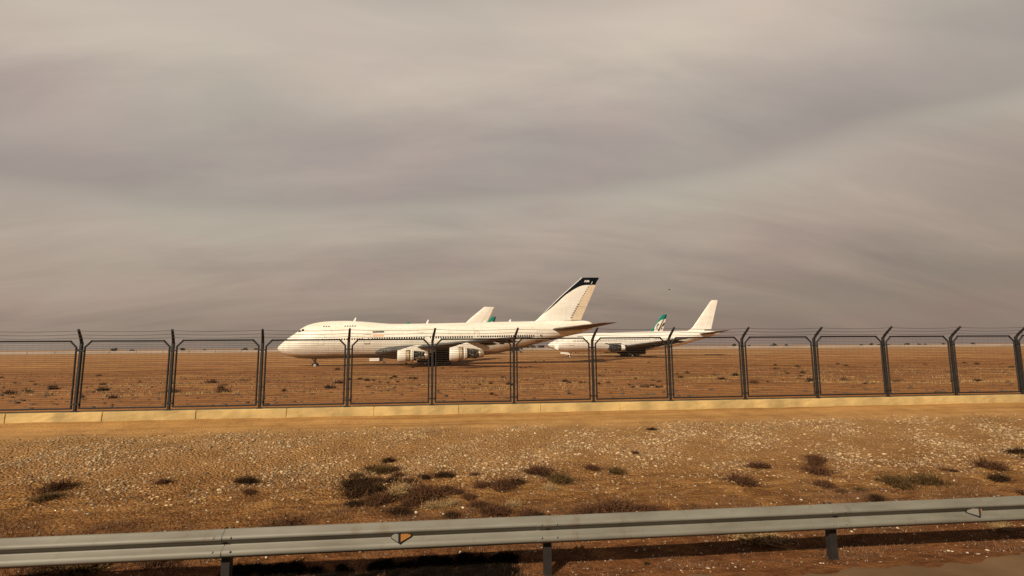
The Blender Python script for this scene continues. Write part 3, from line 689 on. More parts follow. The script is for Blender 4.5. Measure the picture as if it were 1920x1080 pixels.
def bare_twin_engine(root, s, y, z, seed):
    r = random.Random(seed)
    b_ = MB(); b_.lathe([(0, .35), (.1, 1.02), (1.0, 1.06), (1.9, .98), (3.0, .85), (3.3, .5)], (s, y, z), n=24)
    c = auto_smooth(b_.build('engine', M_dark, root), 40)
    b_ = MB()
    for k in range(30):
        t = r.uniform(-.8, 3.8); a = r.uniform(.2, 2.7); R1 = 1.04
        P_ = lambda aa, tt: (s+aa, y-R1*math.sin(tt), z+R1*math.cos(tt))
        b_.tube([P_(a, t), P_(a+r.uniform(-.3, .5), t+r.uniform(-.6, .6))], r.uniform(.03, .06), 5)
    b_.build('pipework', M_strut, c)
    b_ = MB(); b_.lathe([(3.2, .85), (4.3, .72), (4.35, .6), (3.3, .5)], (s, y, z-.05), n=24); auto_smooth(b_.build('exhaust_nozzle', M_white2, c), 40)
    b_ = MB(); b_.box(s-.5, s+3.4, y-.3, y-.2, z+1.05, z+1.25); b_.tube([(s-1.3, y, z+1.35), (s-.6, y, z+1.2), (s, y, z+1.0)], .12, 6); b_.build('open_cowl', M_dark, c)
    return c

near = jumbo(True)
tag(near, 'nearest big white airliner with a navy topped tail fin and two stripped engines', 'airliner', 'airliners stored on the airfield')
place(near, (-38.4, 109.4, -.9), 2.9, .9, 33)

farj = jumbo(False)
tag(farj, 'airliner whose plain white tail fin rises behind the fuselage of the nearest jet', 'airliner', 'airliners stored on the airfield')

TEAL = (.008, .20, .145, 1)
band2 = [(46.8, 7.1), (47.0, 8.2), (47.15, 9.2), (47.5, 10.7), (48.3, 12.0), (49.5, 13.2), (50.9, 14.1), (52.4, 14.5)]
def shift(b_, d): return [(s-d, z) for s, z in b_]
def teal_mats(d):
    return (fin_paint('teal_and_white_fin', (.8, .77, .70, 1), TEAL, shift(band2, d), 14.75, 7, 16.6, 36-d, 54-d),
            fin_paint('dark_tipped_rudder', (.78, .66, .56, 1), (.015, .04, .03, 1), shift(band2, d), 14.8, 7, 16.6, 36-d, 54-d))
side_jet = twin(M_white2, M_white2, True)
tag(side_jet, 'white airliner with its nose just behind the tail of the nearest jet', 'airliner', 'airliners stored on the airfield')
bare_twin_engine(side_jet, 16.6, -7.9, 2.75, 2)
pylon(side_jet, 16.6, -7.9, 2.75, -1, [(3.0, .9), (3.2, 1.35), (4.4, 1.5), (6.2, .8), (6.0, .6), (4.4, .75)], M_white2)
cowled_engine(side_jet, 16.8, 7.9, 2.75, 1.25, 4.4)

tm5 = teal_mats(6.0)
behind = twin(tm5[0], tm5[1], False, 6.0)
tag(behind, 'airliner whose teal edged fin with dark script rises beyond the fuselage on the right', 'airliner', 'airliners stored on the airfield')
def script(root, d):                                                 # brush script on the fin
    y = -.5; b_ = MB()
    def st(pts, r): b_.tube([(s-d, y, z) for s, z in pts], r, 6)
    st([(49.4, 12.4), (48.8, 11.8), (48.4, 10.9), (48.5, 10.2), (49.1, 9.9)], [.28, .22, .14, .16, .08])
    st([(52.0, 14.7), (50.9, 12.9), (49.8, 10.7), (49.0, 9.0), (48.3, 7.6)], [.12, .17, .24, .28, .2])
    st([(52.0, 12.9), (51.3, 11.9), (50.7, 11.2)], [.26, .3, .14])
    st([(50.4, 11.0), (50.7, 10.4), (50.2, 10.1)], [.16, .2, .08])
    o = b_.build('tail_emblem', M_mark, root); o.scale = (1, .25, 1); o.location = (0, -.16, 0)
script(behind, 6.0)

tm6 = teal_mats(0)
mid = twin(tm6[0], M_mark, False)
tag(mid, 'airliner showing only a teal tail tip just right of the plain white fin', 'airliner', 'airliners stored on the airfield')
tiny = twin(tm6[0], tm6[0], False)
tag(tiny, 'farthest airliner, its teal fin tip barely clearing the nearest fuselage at the left', 'airliner', 'airliners stored on the airfield')

def cam_point(px, depth):
    """ground point at a horizontal camera depth under picture column px"""
    p = f0*depth+r0*(depth*(px-960)/F*math.cos(TH)); return p
def place_by(root, s_ref, px, depth, deg, pitch=0, ppt=33):
    """stand a jet so that station s_ref is under column px at that depth"""
    p = cam_point(px, depth); a = Vector((math.cos(math.radians(deg)), math.sin(math.radians(deg)), 0))
    n = p-a*s_ref; c = p-a*(s_ref-ppt); place(root, (n.x, n.y, gzf(c.x, c.y)), deg, pitch, ppt)
place_by(farj, 70.5, 926, 203, 3.5)
place_by(side_jet, 0, 1027, 150, -1.5, 1.1, 24)
place_by(behind, 47.4, 1252, 219, 1)
place_by(mid, 53.4, 929.5, 226, 2)
place_by(tiny, 53.4, 768, 272, 2)

# ------------------------------------------------------------------ perimeter fence
FY = 18.7; FX0 = -1.09; FS = 3.003; NPAN = range(-9, 12)
fence = empty('perimeter_fence', (0, FY, .5))
tag(fence, 'dark metal perimeter fence of wire panels with chamfered corners and slanted post tops', 'fence')
def fpart(o): o.location = (o.location.x, o.location.y-FY, o.location.z-.5) if False else o.location; return o
pb = MB()
w = .043
pb.box(-w, w, -w, w, .31, 2.66)
pb.v = [(x, y, z) for x, y, z in pb.v]
arm = [(0, 0, 2.62), (.035, -.10, 2.78), (.115, -.36, 3.085)]
pb.tube(arm, [.05, .05, .04], 8)
for z in (.56, 2.36): pb.box(-.125, .125, -.06, -.035, z-.022, z+.022)
pb.box(-.09, .09, -.07, .07, .305, .325)
post0 = None
for i in list(NPAN)+[12]:
    if post0 is None:
        post0 = pb.build('post', M_fence, fence); bv = post0.modifiers.new('bevel', 'BEVEL'); bv.width = .008; o = post0
    else:
        o = post0.copy(); col.objects.link(o); o.parent = fence
    o.location = (FX0+FS*i, 0, rnd.uniform(-.012, .004)); o.rotation_euler = (rnd.uniform(-.008, .008), rnd.uniform(-.006, .006), rnd.uniform(-.05, .05))
fr = MB(); a0, a1 = .125, FS-.125; zb, zt = .42, 2.70
pts = [(a0, zb), (a1, zb), (a1, zt-.21), (a1-.2, zt), (a0+.2, zt), (a0, zt-.21)]
for p, q in zip(pts, pts[1:]+pts[:1]):
    d = (Vector((q[0], 0, q[1]))-Vector((p[0], 0, p[1]))).normalized()*.02
    fr.tube([Vector((p[0], 0, p[1]))-d, Vector((q[0], 0, q[1]))+d], .030, 8)
me_f = None
wr = MB(); nw = 35
for k in range(1, nw):
    z = zb+(zt-zb)*k/nw; ins = max(0, z-(zt-.21))/.21*.2
    wr.tube([(a0+ins, 0, z), (a1-ins, 0, z)], .0055, 4, False)
for k in range(1, 14):
    x = a0+(a1-a0)*k/14; wr.tube([(x, .006, zb), (x, .006, zt)], .0012, 3, False)
fr0 = wr0 = None
for i in NPAN:
    if fr0 is None:
        fr0 = auto_smooth(fr.build('panel_frame', M_fence, fence), 40); wr0 = wr.build('wire_mesh', M_wire, fr0); o = fr0
    else:
        o = fr0.copy(); col.objects.link(o); o.parent = fence
        w2 = wr0.copy(); col.objects.link(w2); w2.parent = o
    o.location = (FX0+FS*i+rnd.uniform(-.006, .006), 0, rnd.uniform(-.008, .008)); o.rotation_euler = (rnd.uniform(-.006, .006), rnd.uniform(-.003, .003), rnd.uniform(-.004, .004))
# strands strung along the slanted tops
for t in (.08, .45, .85):
    b_ = MB(); p = Vector(arm[1]).lerp(Vector(arm[2]), t); x = FX0+FS*NPAN[0]
    pts = []
    for i in range(len(NPAN)):
        for q in range(6):
            u = q/6; pts.append((x+FS*(i+u)+p.x, p.y-.05, p.z-.035*4*u*(1-u)))
    b_.tube(pts, .007, 4, False)
    for k in range(0, int(FS*len(NPAN)/.16)):
        xx = x+k*.16; 
        i = int((xx-x)/FS); u = (xx-x)/FS-i; zc = p.z-.035*4*u*(1-u)
        b_.tube([(xx-.012+p.x, p.y-.05-.014, zc-.014), (xx+.012+p.x, p.y-.05+.014, zc+.014)], .0025, 3, False)
    b_.build('wire_strand', M_barb, fence)
b_ = MB(); b_.box(FX0+FS*NPAN[0]-.2, FX0+FS*12+.2, -.045, -.015, .318, .345); b_.build('base_rail', M_fence, fence)

# kerb wall under the fence
def kerb_wall():
    xs = np.arange(FX0+FS*NPAN[0]-1, FX0+FS*12+1.01, .25); vs = []; fs = []; r = random.Random(5)
    prof = [(-.17, -.12), (-.168, .0), (-.165, .1), (-.16, .20), (-.155, .285), (-.14, .302), (.12, .304), (.14, .285), (.16, -.1)]
    joints = np.arange(xs[0]+2, xs[-1]-1, 3.0)
    xs = np.array(sorted(list(xs)+[j+d for j in joints for d in (-.018, -.009, .009, .018)]))
    for x in xs:
        in_j = np.min(np.abs(joints-x)) < .012
        for j, (y, z) in enumerate(prof):
            if in_j: y = y*.86; z = z-.012
            vs.append((x, FY+y+(r.uniform(-.006, .006) if 0 < j < 4 else 0), .5+z+(r.uniform(-.004, .004) if j else 0)))
    n = len(prof)
    for i in range(len(xs)-1):
        for k in range(n-1): fs.append((i*n+k, (i+1)*n+k, (i+1)*n+k+1, i*n+k+1))
    fs += [tuple(range(n)), tuple(range((len(xs)-1)*n, len(xs)*n))[::-1]]
    o = link_mesh('kerb_wall', vs, fs, M_kerb); return tag(o, 'low yellowish concrete kerb wall carrying the fence', 'wall')
kerb_wall()

# ------------------------------------------------------------------ guard rail
RY = 6.75; RZ = .395
rail = empty('guard_rail', (0, RY, 0)); tag(rail, 'grey galvanised roadside crash barrier across the foreground with a small amber reflector', 'crash barrier')
def wprof(off=0):
    # (towards the road, height): top lip, crest, trough, crest, bottom lip
    key = [(.012, .312), (.02, .302), (.078, .258), (.098, .243), (.100, .225), (.094, .212), (.020, .162), (.008, .150), (.006, .138), (.012, .126), (.078, .098), (.096, .082), (.100, .052), (.094, .034), (.030, .002), (.020, -.008)]
    return [(-(d+off), z*1.05-.016) for d, z in key]
def beam(x0, x1, off):
    pr = wprof(off); bk = wprof(off-.006)[::-1]; ring = pr+bk; n = len(ring); xs = np.linspace(x0, x1, 25)
    vs = [(x, y, RZ+z) for x in xs for y, z in ring]; fs = []
    for i in range(len(xs)-1):
        for k in range(n): fs.append((i*n+k, (i+1)*n+k, (i+1)*n+(k+1) % n, i*n+(k+1) % n))
    fs += [tuple(range(n))[::-1], tuple(range((len(xs)-1)*n, len(xs)*n))]
    return auto_smooth(link_mesh('beam', vs, fs, M_steel, rail), 70)
PX = 1.12                                                           # a post and a splice stand here
for i in range(-5, 6):
    x = PX+4*i; beam(x-.16 if True else x, x+4-.165+.32-.16, .0 if i % 2 else .0085)
post_m = None
for i in range(-5, 7):
    x = PX+4*i
    if post_m is None:
        b_ = MB()
        for q in ((-.05, .05, .03, .036), (-.05, -.044, .036, .12), (.044, .05, .036, .12), (-.05, -.03, .12, .126), (.03, .05, .12, .126)): b_.box(*q, -.6, RZ+.29)
        b_.box(-.04, .04, -.004, .028, RZ+.08, RZ+.23)
        o = post_m = b_.build('post', M_rust, rail)
    else: o = post_m.copy(); col.objects.link(o); o.parent = rail
    o.location = (x, 0, 0)
    for dx_ in (-.10, .10):
        for z in (.075, .235):
            b_ = MB(); b_.lathe([(-.014, .001), (-.012, .008), (-.004, .012), (0, .013)], (x+dx_, -.100-(.0085 if (i % 2 == 0) else .0), RZ+z), 'y', 10); auto_smooth(b_.build('bolt', M_strut, rail), 50)
    b_ = MB(); b_.box(x-.035, x+.035, -.026, -.012, RZ+.140, RZ+.156); b_.build('post_bolt', M_rust, rail)
def reflector(x):
    # trapezoid bracket folded out of the trough, two faces
    z0 = RZ+.150; b_ = MB()
    L, Rr, f = (-.125, -.02, 0), (.135, -.02, 0), (-.01, -.125, 0)
    def quad(p, q, lo_p, hi_p, lo_q, hi_q): 
        return [(x+p[0], p[1], z0+lo_p), (x+q[0], q[1], z0+lo_q), (x+q[0], q[1], z0+hi_q), (x+p[0], p[1], z0+hi_p)]
    b_.add(quad(L, f, -.035, .045, -.066, .06), [(0, 1, 2, 3)]); b_.add(quad(f, Rr, -.066, .06, -.022, .03), [(0, 1, 2, 3)])
    b_.add([(x+L[0], L[1], z0-.035), (x+f[0], f[1], z0-.066), (x+Rr[0], Rr[1], z0-.022)], [(0, 1, 2)])
    b_.add([(x+L[0], L[1], z0+.045), (x+f[0], f[1], z0+.06), (x+Rr[0], Rr[1], z0+.03)], [(0, 1, 2)])
    o = b_.build('reflector', M_black, rail)
    def inset(p, q, M, lo_p, hi_p, lo_q, hi_q, nm):
        d = Vector((q[0]-p[0], q[1]-p[1], 0)); n = Vector((d.y, -d.x, 0)).normalized()*.003
        if n.y > 0: n = -n
        A = Vector(p)+d*.1+n; B = Vector(p)+d*.9+n
        link_mesh(nm, [(x+A.x, A.y, z0+lo_p), (x+B.x, B.y, z0+lo_q), (x+B.x, B.y, z0+hi_q), (x+A.x, A.y, z0+hi_p)], [(0, 1, 2, 3)], M, o)
    inset(L, f, M_grey_lens, -.022, .034, -.048, .046, 'clear_lens'); inset(f, Rr, M_amber, -.048, .048, -.012, .022, 'amber_lens')
    return o
for x in (-.76, -8.76, 7.24): reflector(x)

# ------------------------------------------------------------------ stones
M_stone = mat('pale_stone', (.46, .36, .235, 1), .85, var=.45, scale=1.3)
ico = bmesh.new(); bmesh.ops.create_icosphere(ico, subdivisions=1, radius=1); IV = np.array([v_.co[:] for v_ in ico.verts]); IF = np.array([[v_.index for v_ in f.verts] for f in ico.faces]); ico.free()
def island_mat(name, a, b2):
    M = mat(name, a, .9); t = M.node_tree; g = N(t, 'ShaderNodeNewGeometry')
    t.links.new(ramp(t, g.outputs['Random Per Island'], [(0, a), (.55, tuple((p+q)/2.3 for p, q in zip(a[:3], b2[:3]))+(1,)), (1, b2)]), t.nodes['Principled BSDF'].inputs['Base Color']); return M
M_stone = island_mat('mixed_gravel', (.13, .068, .028, 1), (.58, .41, .225, 1))
M_pebble = island_mat('mixed_pebbles', (.16, .10, .06, 1), (.60, .50, .36, 1))
def stones(name, n, sampler, size, M, label, seed):
    R_ = np.random.default_rng(seed); x, y = sampler(R_, n); s = size(R_, len(x), y)
    sc_ = np.stack([s*R_.uniform(.8, 1.5, len(s)), s*R_.uniform(.7, 1.2, len(s)), s*R_.uniform(.4, .75, len(s))], -1)
    an = R_.uniform(0, 2*PI, len(s)); V = IV[None]*(1+R_.uniform(-.28, .28, (len(s), len(IV), 1)))*sc_[:, None]
    c, sn = np.cos(an)[:, None], np.sin(an)[:, None]
    X = V[..., 0]*c-V[..., 1]*sn+x[:, None]; Y = V[..., 0]*sn+V[..., 1]*c+y[:, None]; Z = V[..., 2]+(gz(x, y)+sc_[:, 2]*.05)[:, None]
    v_ = np.stack([X, Y, Z], -1).reshape(-1, 3); f = (IF[None]+(np.arange(len(s))*len(IV))[:, None, None]).reshape(-1, 3)
    me = bpy.data.meshes.new(name); me.vertices.add(len(v_)); me.vertices.foreach_set('co', v_.ravel())
    me.loops.add(f.size); me.loops.foreach_set('vertex_index', f.ravel()); me.polygons.add(len(f)); me.polygons.foreach_set('loop_start', np.arange(0, f.size, 3))
    me.update(); me.materials.append(M); o = bpy.data.objects.new(name, me); col.objects.link(o)
    return tag(o, label, kind='stuff')
def samp_bank(R_, n):
    y = R_.uniform(10.2, 16.9, n); x = R_.uniform(-1, 1, n)*(y*1.35)+y*.1
    d = np.sin(.9*x+1)*np.sin(1.1*y+.5*x)+.6*np.sin(2.3*x-1.7*y)
    keep = R_.random(n) < np.clip(.55+.6*d, .12, 1)*np.clip((17-y)/.8, 0, 1)*np.clip((y-10.4)/1.6, .15, 1); return x[keep], y[keep]
stones('gravel', 110000, samp_bank, lambda R_, n, y: .008+.0072*(R_.exponential(1, n)**1.2).clip(0, 5.5), M_stone, 'pale stones and gravel strewn over the bank below the fence', 11)
def samp_near(R_, n):
    y = R_.uniform(6.6, 11.2, n); x = R_.uniform(-1, 1, n)*(y*1.4)+y*.1; return x, y
stones('pebbles', 5200, samp_near, lambda R_, n, y: .005+.006*R_.exponential(1, n).clip(0, 3.4), M_pebble, 'scattered pale pebbles in the soil behind the barrier', 12)
def samp_field(R_, n):
    y = R_.uniform(24, 90, n); x = R_.uniform(-1, 1, n)*(y*1.2)+y*.1; return x, y
M_clod = mat('dark_clod', (.10, .065, .035, 1), .95, var=.4, scale=.5)
stones('clods', 5200, samp_field, lambda R_, n, y: .03+.035*R_.exponential(1, n).clip(0, 4), M_clod, 'dark clods and dry tufts on the field behind the fence', 13)

def gpoint(px, py):
    """where the line of sight through a picture point meets the ground"""
    d = fw*F+CR*(px-960)+CU*(540-py); t = 5/d.y; p = Vector((0, 0, CZ))
    while True:
        q = p+d*t
        if q.z <= gzf(q.x, q.y) or q.y > 900: return q
        t *= 1.004
def big_stone(px, py, r, label):
    q = gpoint(px, py); bm = bmesh.new(); bmesh.ops.create_icosphere(bm, subdivisions=2, radius=r); R_ = random.Random(int(px))
    for v_ in bm.verts: v_.co = Vector((v_.co.x*1.15, v_.co.y, v_.co.z*.8))*(1+R_.uniform(-.12, .12))
    me = bpy.data.meshes.new('stone'); bm.to_mesh(me); bm.free(); me.materials.append(M_bigstone); o = bpy.data.objects.new('stone', me); col.objects.link(o)
    o.location = (q.x, q.y, gzf(q.x, q.y)+r*.35); tag(o, label, 'stone', 'larger pale stones near the barrier')
M_bigstone = mat('cream_stone', (.68, .58, .42, 1), .8, var=.2, scale=9)
big_stone(780, 963, .030, 'large cream stone just above the barrier, right over the amber reflector')
big_stone(868, 954, .026, 'small cream stone above the barrier, right of the large cream one')
big_stone(665, 907, .024, 'small pale stone among dark scrub at the left edge')
big_stone(1003, 812+2, .028, 'pale stone high on the gravel bank below the third fence panel')

# ------------------------------------------------------------------ dry shrubs and grass
M_sh = {'red': mat('red_brown_twigs', (.105, .05, .026, 1), .9, spec=.05, var=.4, scale=9), 'dark': mat('dark_twigs', (.045, .025, .013, 1), .9, spec=.05, var=.4, scale=9),
        'green': mat('olive_brown_twigs', (.11, .066, .027, 1), .9, spec=.05, var=.4, scale=9), 'tan': mat('tan_dry_grass', (.36, .23, .10, 1), .9, var=.35, scale=9)}
def shrub_mesh(kind, seed, n, flat=.8, thin=.011, leaf=True):
    r = random.Random(seed); b_ = MB()
    for k in range(n):
        t = r.uniform(0, 2*PI); el = r.uniform(.12, 1.45) if not flat < .5 else r.uniform(.05, .8)
        L = r.uniform(.3, .85)*(1 if r.random() < .85 else 1.6); bx, by = r.gauss(0, .30), r.gauss(0, .2)
        d = Vector((math.cos(t)*math.cos(el), math.sin(t)*math.cos(el), math.sin(el)*flat)); p0 = Vector((bx, by, 0))
        p1 = p0+d*L*.5+Vector((r.uniform(-.07, .07), r.uniform(-.07, .07), 0)); p2 = p0+d*L+Vector((r.uniform(-.1, .1), r.uniform(-.1, .1), r.uniform(-.08, .02)))
        w_ = thin*r.uniform(.7, 1.6); s_ = Vector((-math.sin(t), math.cos(t), 0))*w_
        b_.add([p0-s_, p0+s_, p1+s_*.8, p1-s_*.8, p2], [(0, 1, 2, 3), (3, 2, 4)])
        if leaf:
            for q in range(5):
                c = p0.lerp(p1, r.uniform(.5, 1)) if q < 2 else p1.lerp(p2, r.random()); h = Vector((r.uniform(-1, 1), r.uniform(-1, 1), r.uniform(-.6, 1))).normalized()*r.uniform(.05, .12)
                g = h.cross(Vector((r.uniform(-1, 1), r.uniform(-1, 1), r.uniform(-1, 1)))).normalized()*.014*r.uniform(.6, 1.4)
                b_.add([c-g, c+g, c+h], [(0, 1, 2)])
    me = bpy.data.meshes.new('dry_shrub'); me.from_pydata(b_.v, [], b_.f); me.materials.append(M_sh[kind]); return me
SM = {k: [shrub_mesh(k, i*7+len(k), 420, .75, .012) for i in range(3)] for k in M_sh}
SF = {k: [shrub_mesh(k, i*5+len(k)+50, 150, .8, .035) for i in range(3)] for k in M_sh}
def shrub(q, size, kind, label, group, lib=SM, rot=None, sz=1.0):
    o = bpy.data.objects.new('dry_shrub', rnd.choice(lib[kind])); col.objects.link(o); o.location = (q[0], q[1], gzf(q[0], q[1])-.01)
    o.rotation_euler = (0, 0, rnd.uniform(0, 6.3)); k_ = 1.22 if lib is SM else 1.5; o.scale = (size*k_*rnd.uniform(.9, 1.2), size*k_*rnd.uniform(.9, 1.15), size*sz*k_*(1.25 if lib is SF else 1))
    return tag(o, label, 'shrub', group)
CN = {'red': 'rust brown', 'dark': 'blackish', 'green': 'olive brown', 'tan': 'straw coloured'}
ORD = ['first', 'second', 'third', 'fourth', 'fifth', 'sixth', 'seventh', 'eighth', 'ninth', 'tenth']
GN = 'dry shrubs on the roadside bank'
for px, py, s, kd, sz, lb in [
    (1006, 888, .30, 'red', 1.0, 'dark red brown rounded shrub on the bank below the third fence panel'),
    (1024, 893, .20, 'dark', .6, 'small black tuft touching the right side of the red brown shrub'),
    (1049, 903, .36, 'green', .8, 'spiky olive brown shrub right of the dark red brown one'),
    (1156, 887, .28, 'green', .8, 'olive brown shrub on the sandy bank at the right, with a dark shadow'),
    (1110, 880, .20, 'red', .8, 'small reddish shrub left of the olive brown one on the sandy bank'),
    (1222, 806, .16, 'dark', .9, 'little dark tuft high on the gravel at the far right'),
    (1190, 850, .15, 'red', .8, 'small red brown tuft alone on the gravel at the right'),
    (794, 935, .46, 'red', .9, 'largest rusty red shrub, in the middle left of the bank'),
    (752, 925, .34, 'tan', .9, 'straw coloured shrub beside the largest rusty one'),
    (720, 938, .34, 'red', .7, 'low rusty shrub left of the straw coloured one'),
    (690, 925, .44, 'dark', .75, 'wide dark shrub near the left edge of the bank'),
    (664, 912, .36, 'dark', .8, 'dark shrub at the left border of the bank, behind the wide one'),
    (718, 885, .30, 'green', .9, 'olive shrub standing at the foot of the gravel on the left'),
    (728, 866, .18, 'dark', 1, 'small dark bush up on the gravel at the left'),
    (796, 897, .16, 'dark', .9, 'small black tuft above the largest rusty shrub'),
    (832, 893, .24, 'dark', .6, 'flat dark shrub right of the small black tuft'),
    (945, 912, .32, 'red', .8, 'reddish shrub in the middle of the bank left of the dark round one'),
    (905, 912, .22, 'red', .7, 'low reddish tuft left of the middle reddish shrub'),
    (745, 962, .26, 'dark', .5, 'flat black shrub close behind the barrier at the left'),
    (990, 966, .26, 'red', .7, 'low red brown shrub right behind the barrier at the centre'),
    (1012, 970, .16, 'dark', .8, 'tiny dark tuft behind the barrier splice'),
    (848, 968, .18, 'dark', .6, 'small dark tuft behind the barrier below the small cream stone'),
    (925, 962, .30, 'red', .8, 'brown shrub behind the barrier left of the centre'),
    (1148, 962, .50, 'red', .62, 'wide red brown shrub right behind the barrier on the right'),
    (1100, 964, .34, 'red', .6, 'low brown shrub left of the wide one behind the barrier'),
    (1205, 955, .26, 'red', .5, 'flat rusty shrub right of the wide one behind the barrier'),
    (1213, 1060, .07, 'dark', 1.0, 'tiny dark plant under the barrier at the right, on the shoulder edge')]:
    shrub(gpoint(px, py), s, kd, lb, GN, sz=sz)
G3 = 'ragged scrub on the left half of the bank'
for px, py, s, kd in [(668, 893, .2, 'green'), (682, 905, .26, 'dark'), (705, 902, .22, 'red'), (735, 902, .2, 'dark'), (748, 893, .18, 'red'), (762, 905, .24, 'red'), (776, 918, .28, 'red'), (812, 925, .28, 'red'), (835, 920, .22, 'dark'),
                      (856, 925, .2, 'red'), (672, 930, .3, 'red'), (704, 945, .28, 'red'), (664, 948, .22, 'dark'), (770, 948, .25, 'red'), (810, 952, .22, 'tan'), (846, 945, .2, 'tan'), (879, 934, .18, 'red'), (900, 948, .22, 'red'), (960, 950, .2, 'tan'),
                      (968, 905, .2, 'dark'), (1032, 917, .2, 'tan'), (740, 880, .16, 'dark'), (700, 880, .2, 'red'), (893, 890, .14, 'red')]:
    xx_ = 'left border' if px < 690 else ('left third' if px < 800 else 'centre left' if px < 900 else 'centre')
    shrub(gpoint(px, py), s, kd, 'ragged %s %s scrub at the %s, %s' % ('tall' if s > .25 else 'low', CN[kd], xx_, 'up by the gravel' if py < 900 else ('down by the barrier' if py > 940 else 'midway down')), G3, sz=rnd.uniform(.6, .9))
# scrub outside the middle of the view
for k in range(46):
    y = rnd.uniform(7.6, 12.2); x = rnd.choice((-1, 1))*rnd.uniform(y*.42, y*1.25)+y*.1
    kd = rnd.choice(('red', 'dark', 'red', 'green', 'tan')); s_ = rnd.uniform(.14, .4)
    shrub((x, y), s_, kd, '%s %s bush %s far %s on the bank' % ('small' if s_ < .22 else ('mid-sized' if s_ < .3 else 'wide'), CN[kd], 'close behind the barrier' if y < 9 else ('near the gravel' if y > 10.7 else 'halfway up'), 'left' if x < 0 else 'right'), 'scrub bushes at the sides of the bank', sz=rnd.uniform(.6, .95))
# low dark plants in the shade right behind the barrier on the left
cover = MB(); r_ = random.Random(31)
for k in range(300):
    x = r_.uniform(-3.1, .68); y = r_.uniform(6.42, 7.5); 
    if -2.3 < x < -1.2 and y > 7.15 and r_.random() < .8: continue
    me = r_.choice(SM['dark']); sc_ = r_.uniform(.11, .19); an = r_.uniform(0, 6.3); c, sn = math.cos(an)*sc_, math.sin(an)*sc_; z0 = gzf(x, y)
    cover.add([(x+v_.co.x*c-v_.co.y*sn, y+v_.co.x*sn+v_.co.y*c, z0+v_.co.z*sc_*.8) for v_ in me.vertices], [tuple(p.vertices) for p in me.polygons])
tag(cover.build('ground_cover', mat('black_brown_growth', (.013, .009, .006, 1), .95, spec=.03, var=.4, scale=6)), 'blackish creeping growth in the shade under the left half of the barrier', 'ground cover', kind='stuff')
# beyond the fence
G2 = 'dark dry tufts on the field behind the fence'
spots = [(674, 712, 9), (688, 714, 12), (700, 714, 8), (740, 708, 10), (733, 710, 7), (768, 710, 8), (778, 711, 9), (712, 717, 6), (728, 719, 6), (655, 712, 8), (745, 716, 6), (690, 726, 7), (712, 727, 6), (740, 727, 5), (768, 729, 5), (785, 722, 5),
         (845, 690, 4), (875, 697, 6), (830, 691, 6), (852, 714, 6), (862, 722, 5), (870, 727, 6), (888, 729, 5), (900, 722, 7), (920, 720, 9), (943, 708, 7), (949, 710, 4), (953, 721, 11), (960, 722, 9), (827, 738, 6), (922, 740, 9), (930, 742, 6),
         (976, 690, 6), (985, 690, 4), (994, 688, 4), (988, 713, 4), (1000, 727, 5), (1012, 722, 4), (1019, 721, 4), (1029, 709, 4), (1032, 726, 6), (1060, 716, 12), (1067, 718, 11), (1088, 718, 7), (1096, 718, 6), (1068, 739, 7), (1040, 708, 3), (1084, 693, 3), (1112, 713, 5),
         (1125, 705, 6), (1132, 706, 5), (1123, 720, 7), (1136, 694, 4), (1140, 719, 8), (1162, 698, 4), (1185, 694, 4), (1192, 711, 7), (1180, 722, 8), (1188, 727, 9), (1203, 726, 11), (1212, 726, 12), (1222, 724, 9), (1232, 727, 10), (1240, 726, 8), (1225, 714, 8), (1237, 716, 7),
         (1216, 680, 4), (1159, 679, 3), (1220, 668, 3), (1004, 678, 4), (1020, 677, 4), (1012, 676, 3), (720, 681, 5), (762, 682, 5), (775, 690, 5), (860, 678, 3), (1145, 738, 5), (1245, 736, 5)]
def tuft_label(x, y, s_, kd):
    xf = x*FY/y; i = math.floor((xf-FX0)/FS)                        # the fence panel it is seen through
    wh = '%s panel %s of middle post' % ((ORD[min(9, i-1)], 'right') if i >= 1 else (ORD[min(9, -i)], 'left'))
    return '%s %s tuft %s behind %s' % ('tiny' if s_ < .22 else ('small' if s_ < .36 else 'larger'), CN[kd], 'near' if y < 45 else ('halfway out' if y < 62 else 'far out'), wh)
for px, py, w_ in spots:
    q = gpoint(px, py); sz_ = w_/2/F*q.y
    kd = rnd.choice(('dark', 'red', 'dark', 'green'))
    shrub(q, sz_, kd, tuft_label(q.x, q.y, sz_, kd), G2, SF, sz=rnd.uniform(.7, 1.1))
for k in range(90):
    y = 33*math.exp(rnd.random()*1.05); x = rnd.choice((-1, 1))*rnd.uniform(y*.33, y*1.15)+y*.1
    kd = rnd.choice(('dark', 'red', 'green', 'tan')); s_ = rnd.uniform(.12, .5)
    shrub((x, y), s_, kd, tuft_label(x, y, s_, kd), G2, SF, sz=rnd.uniform(.6, 1))
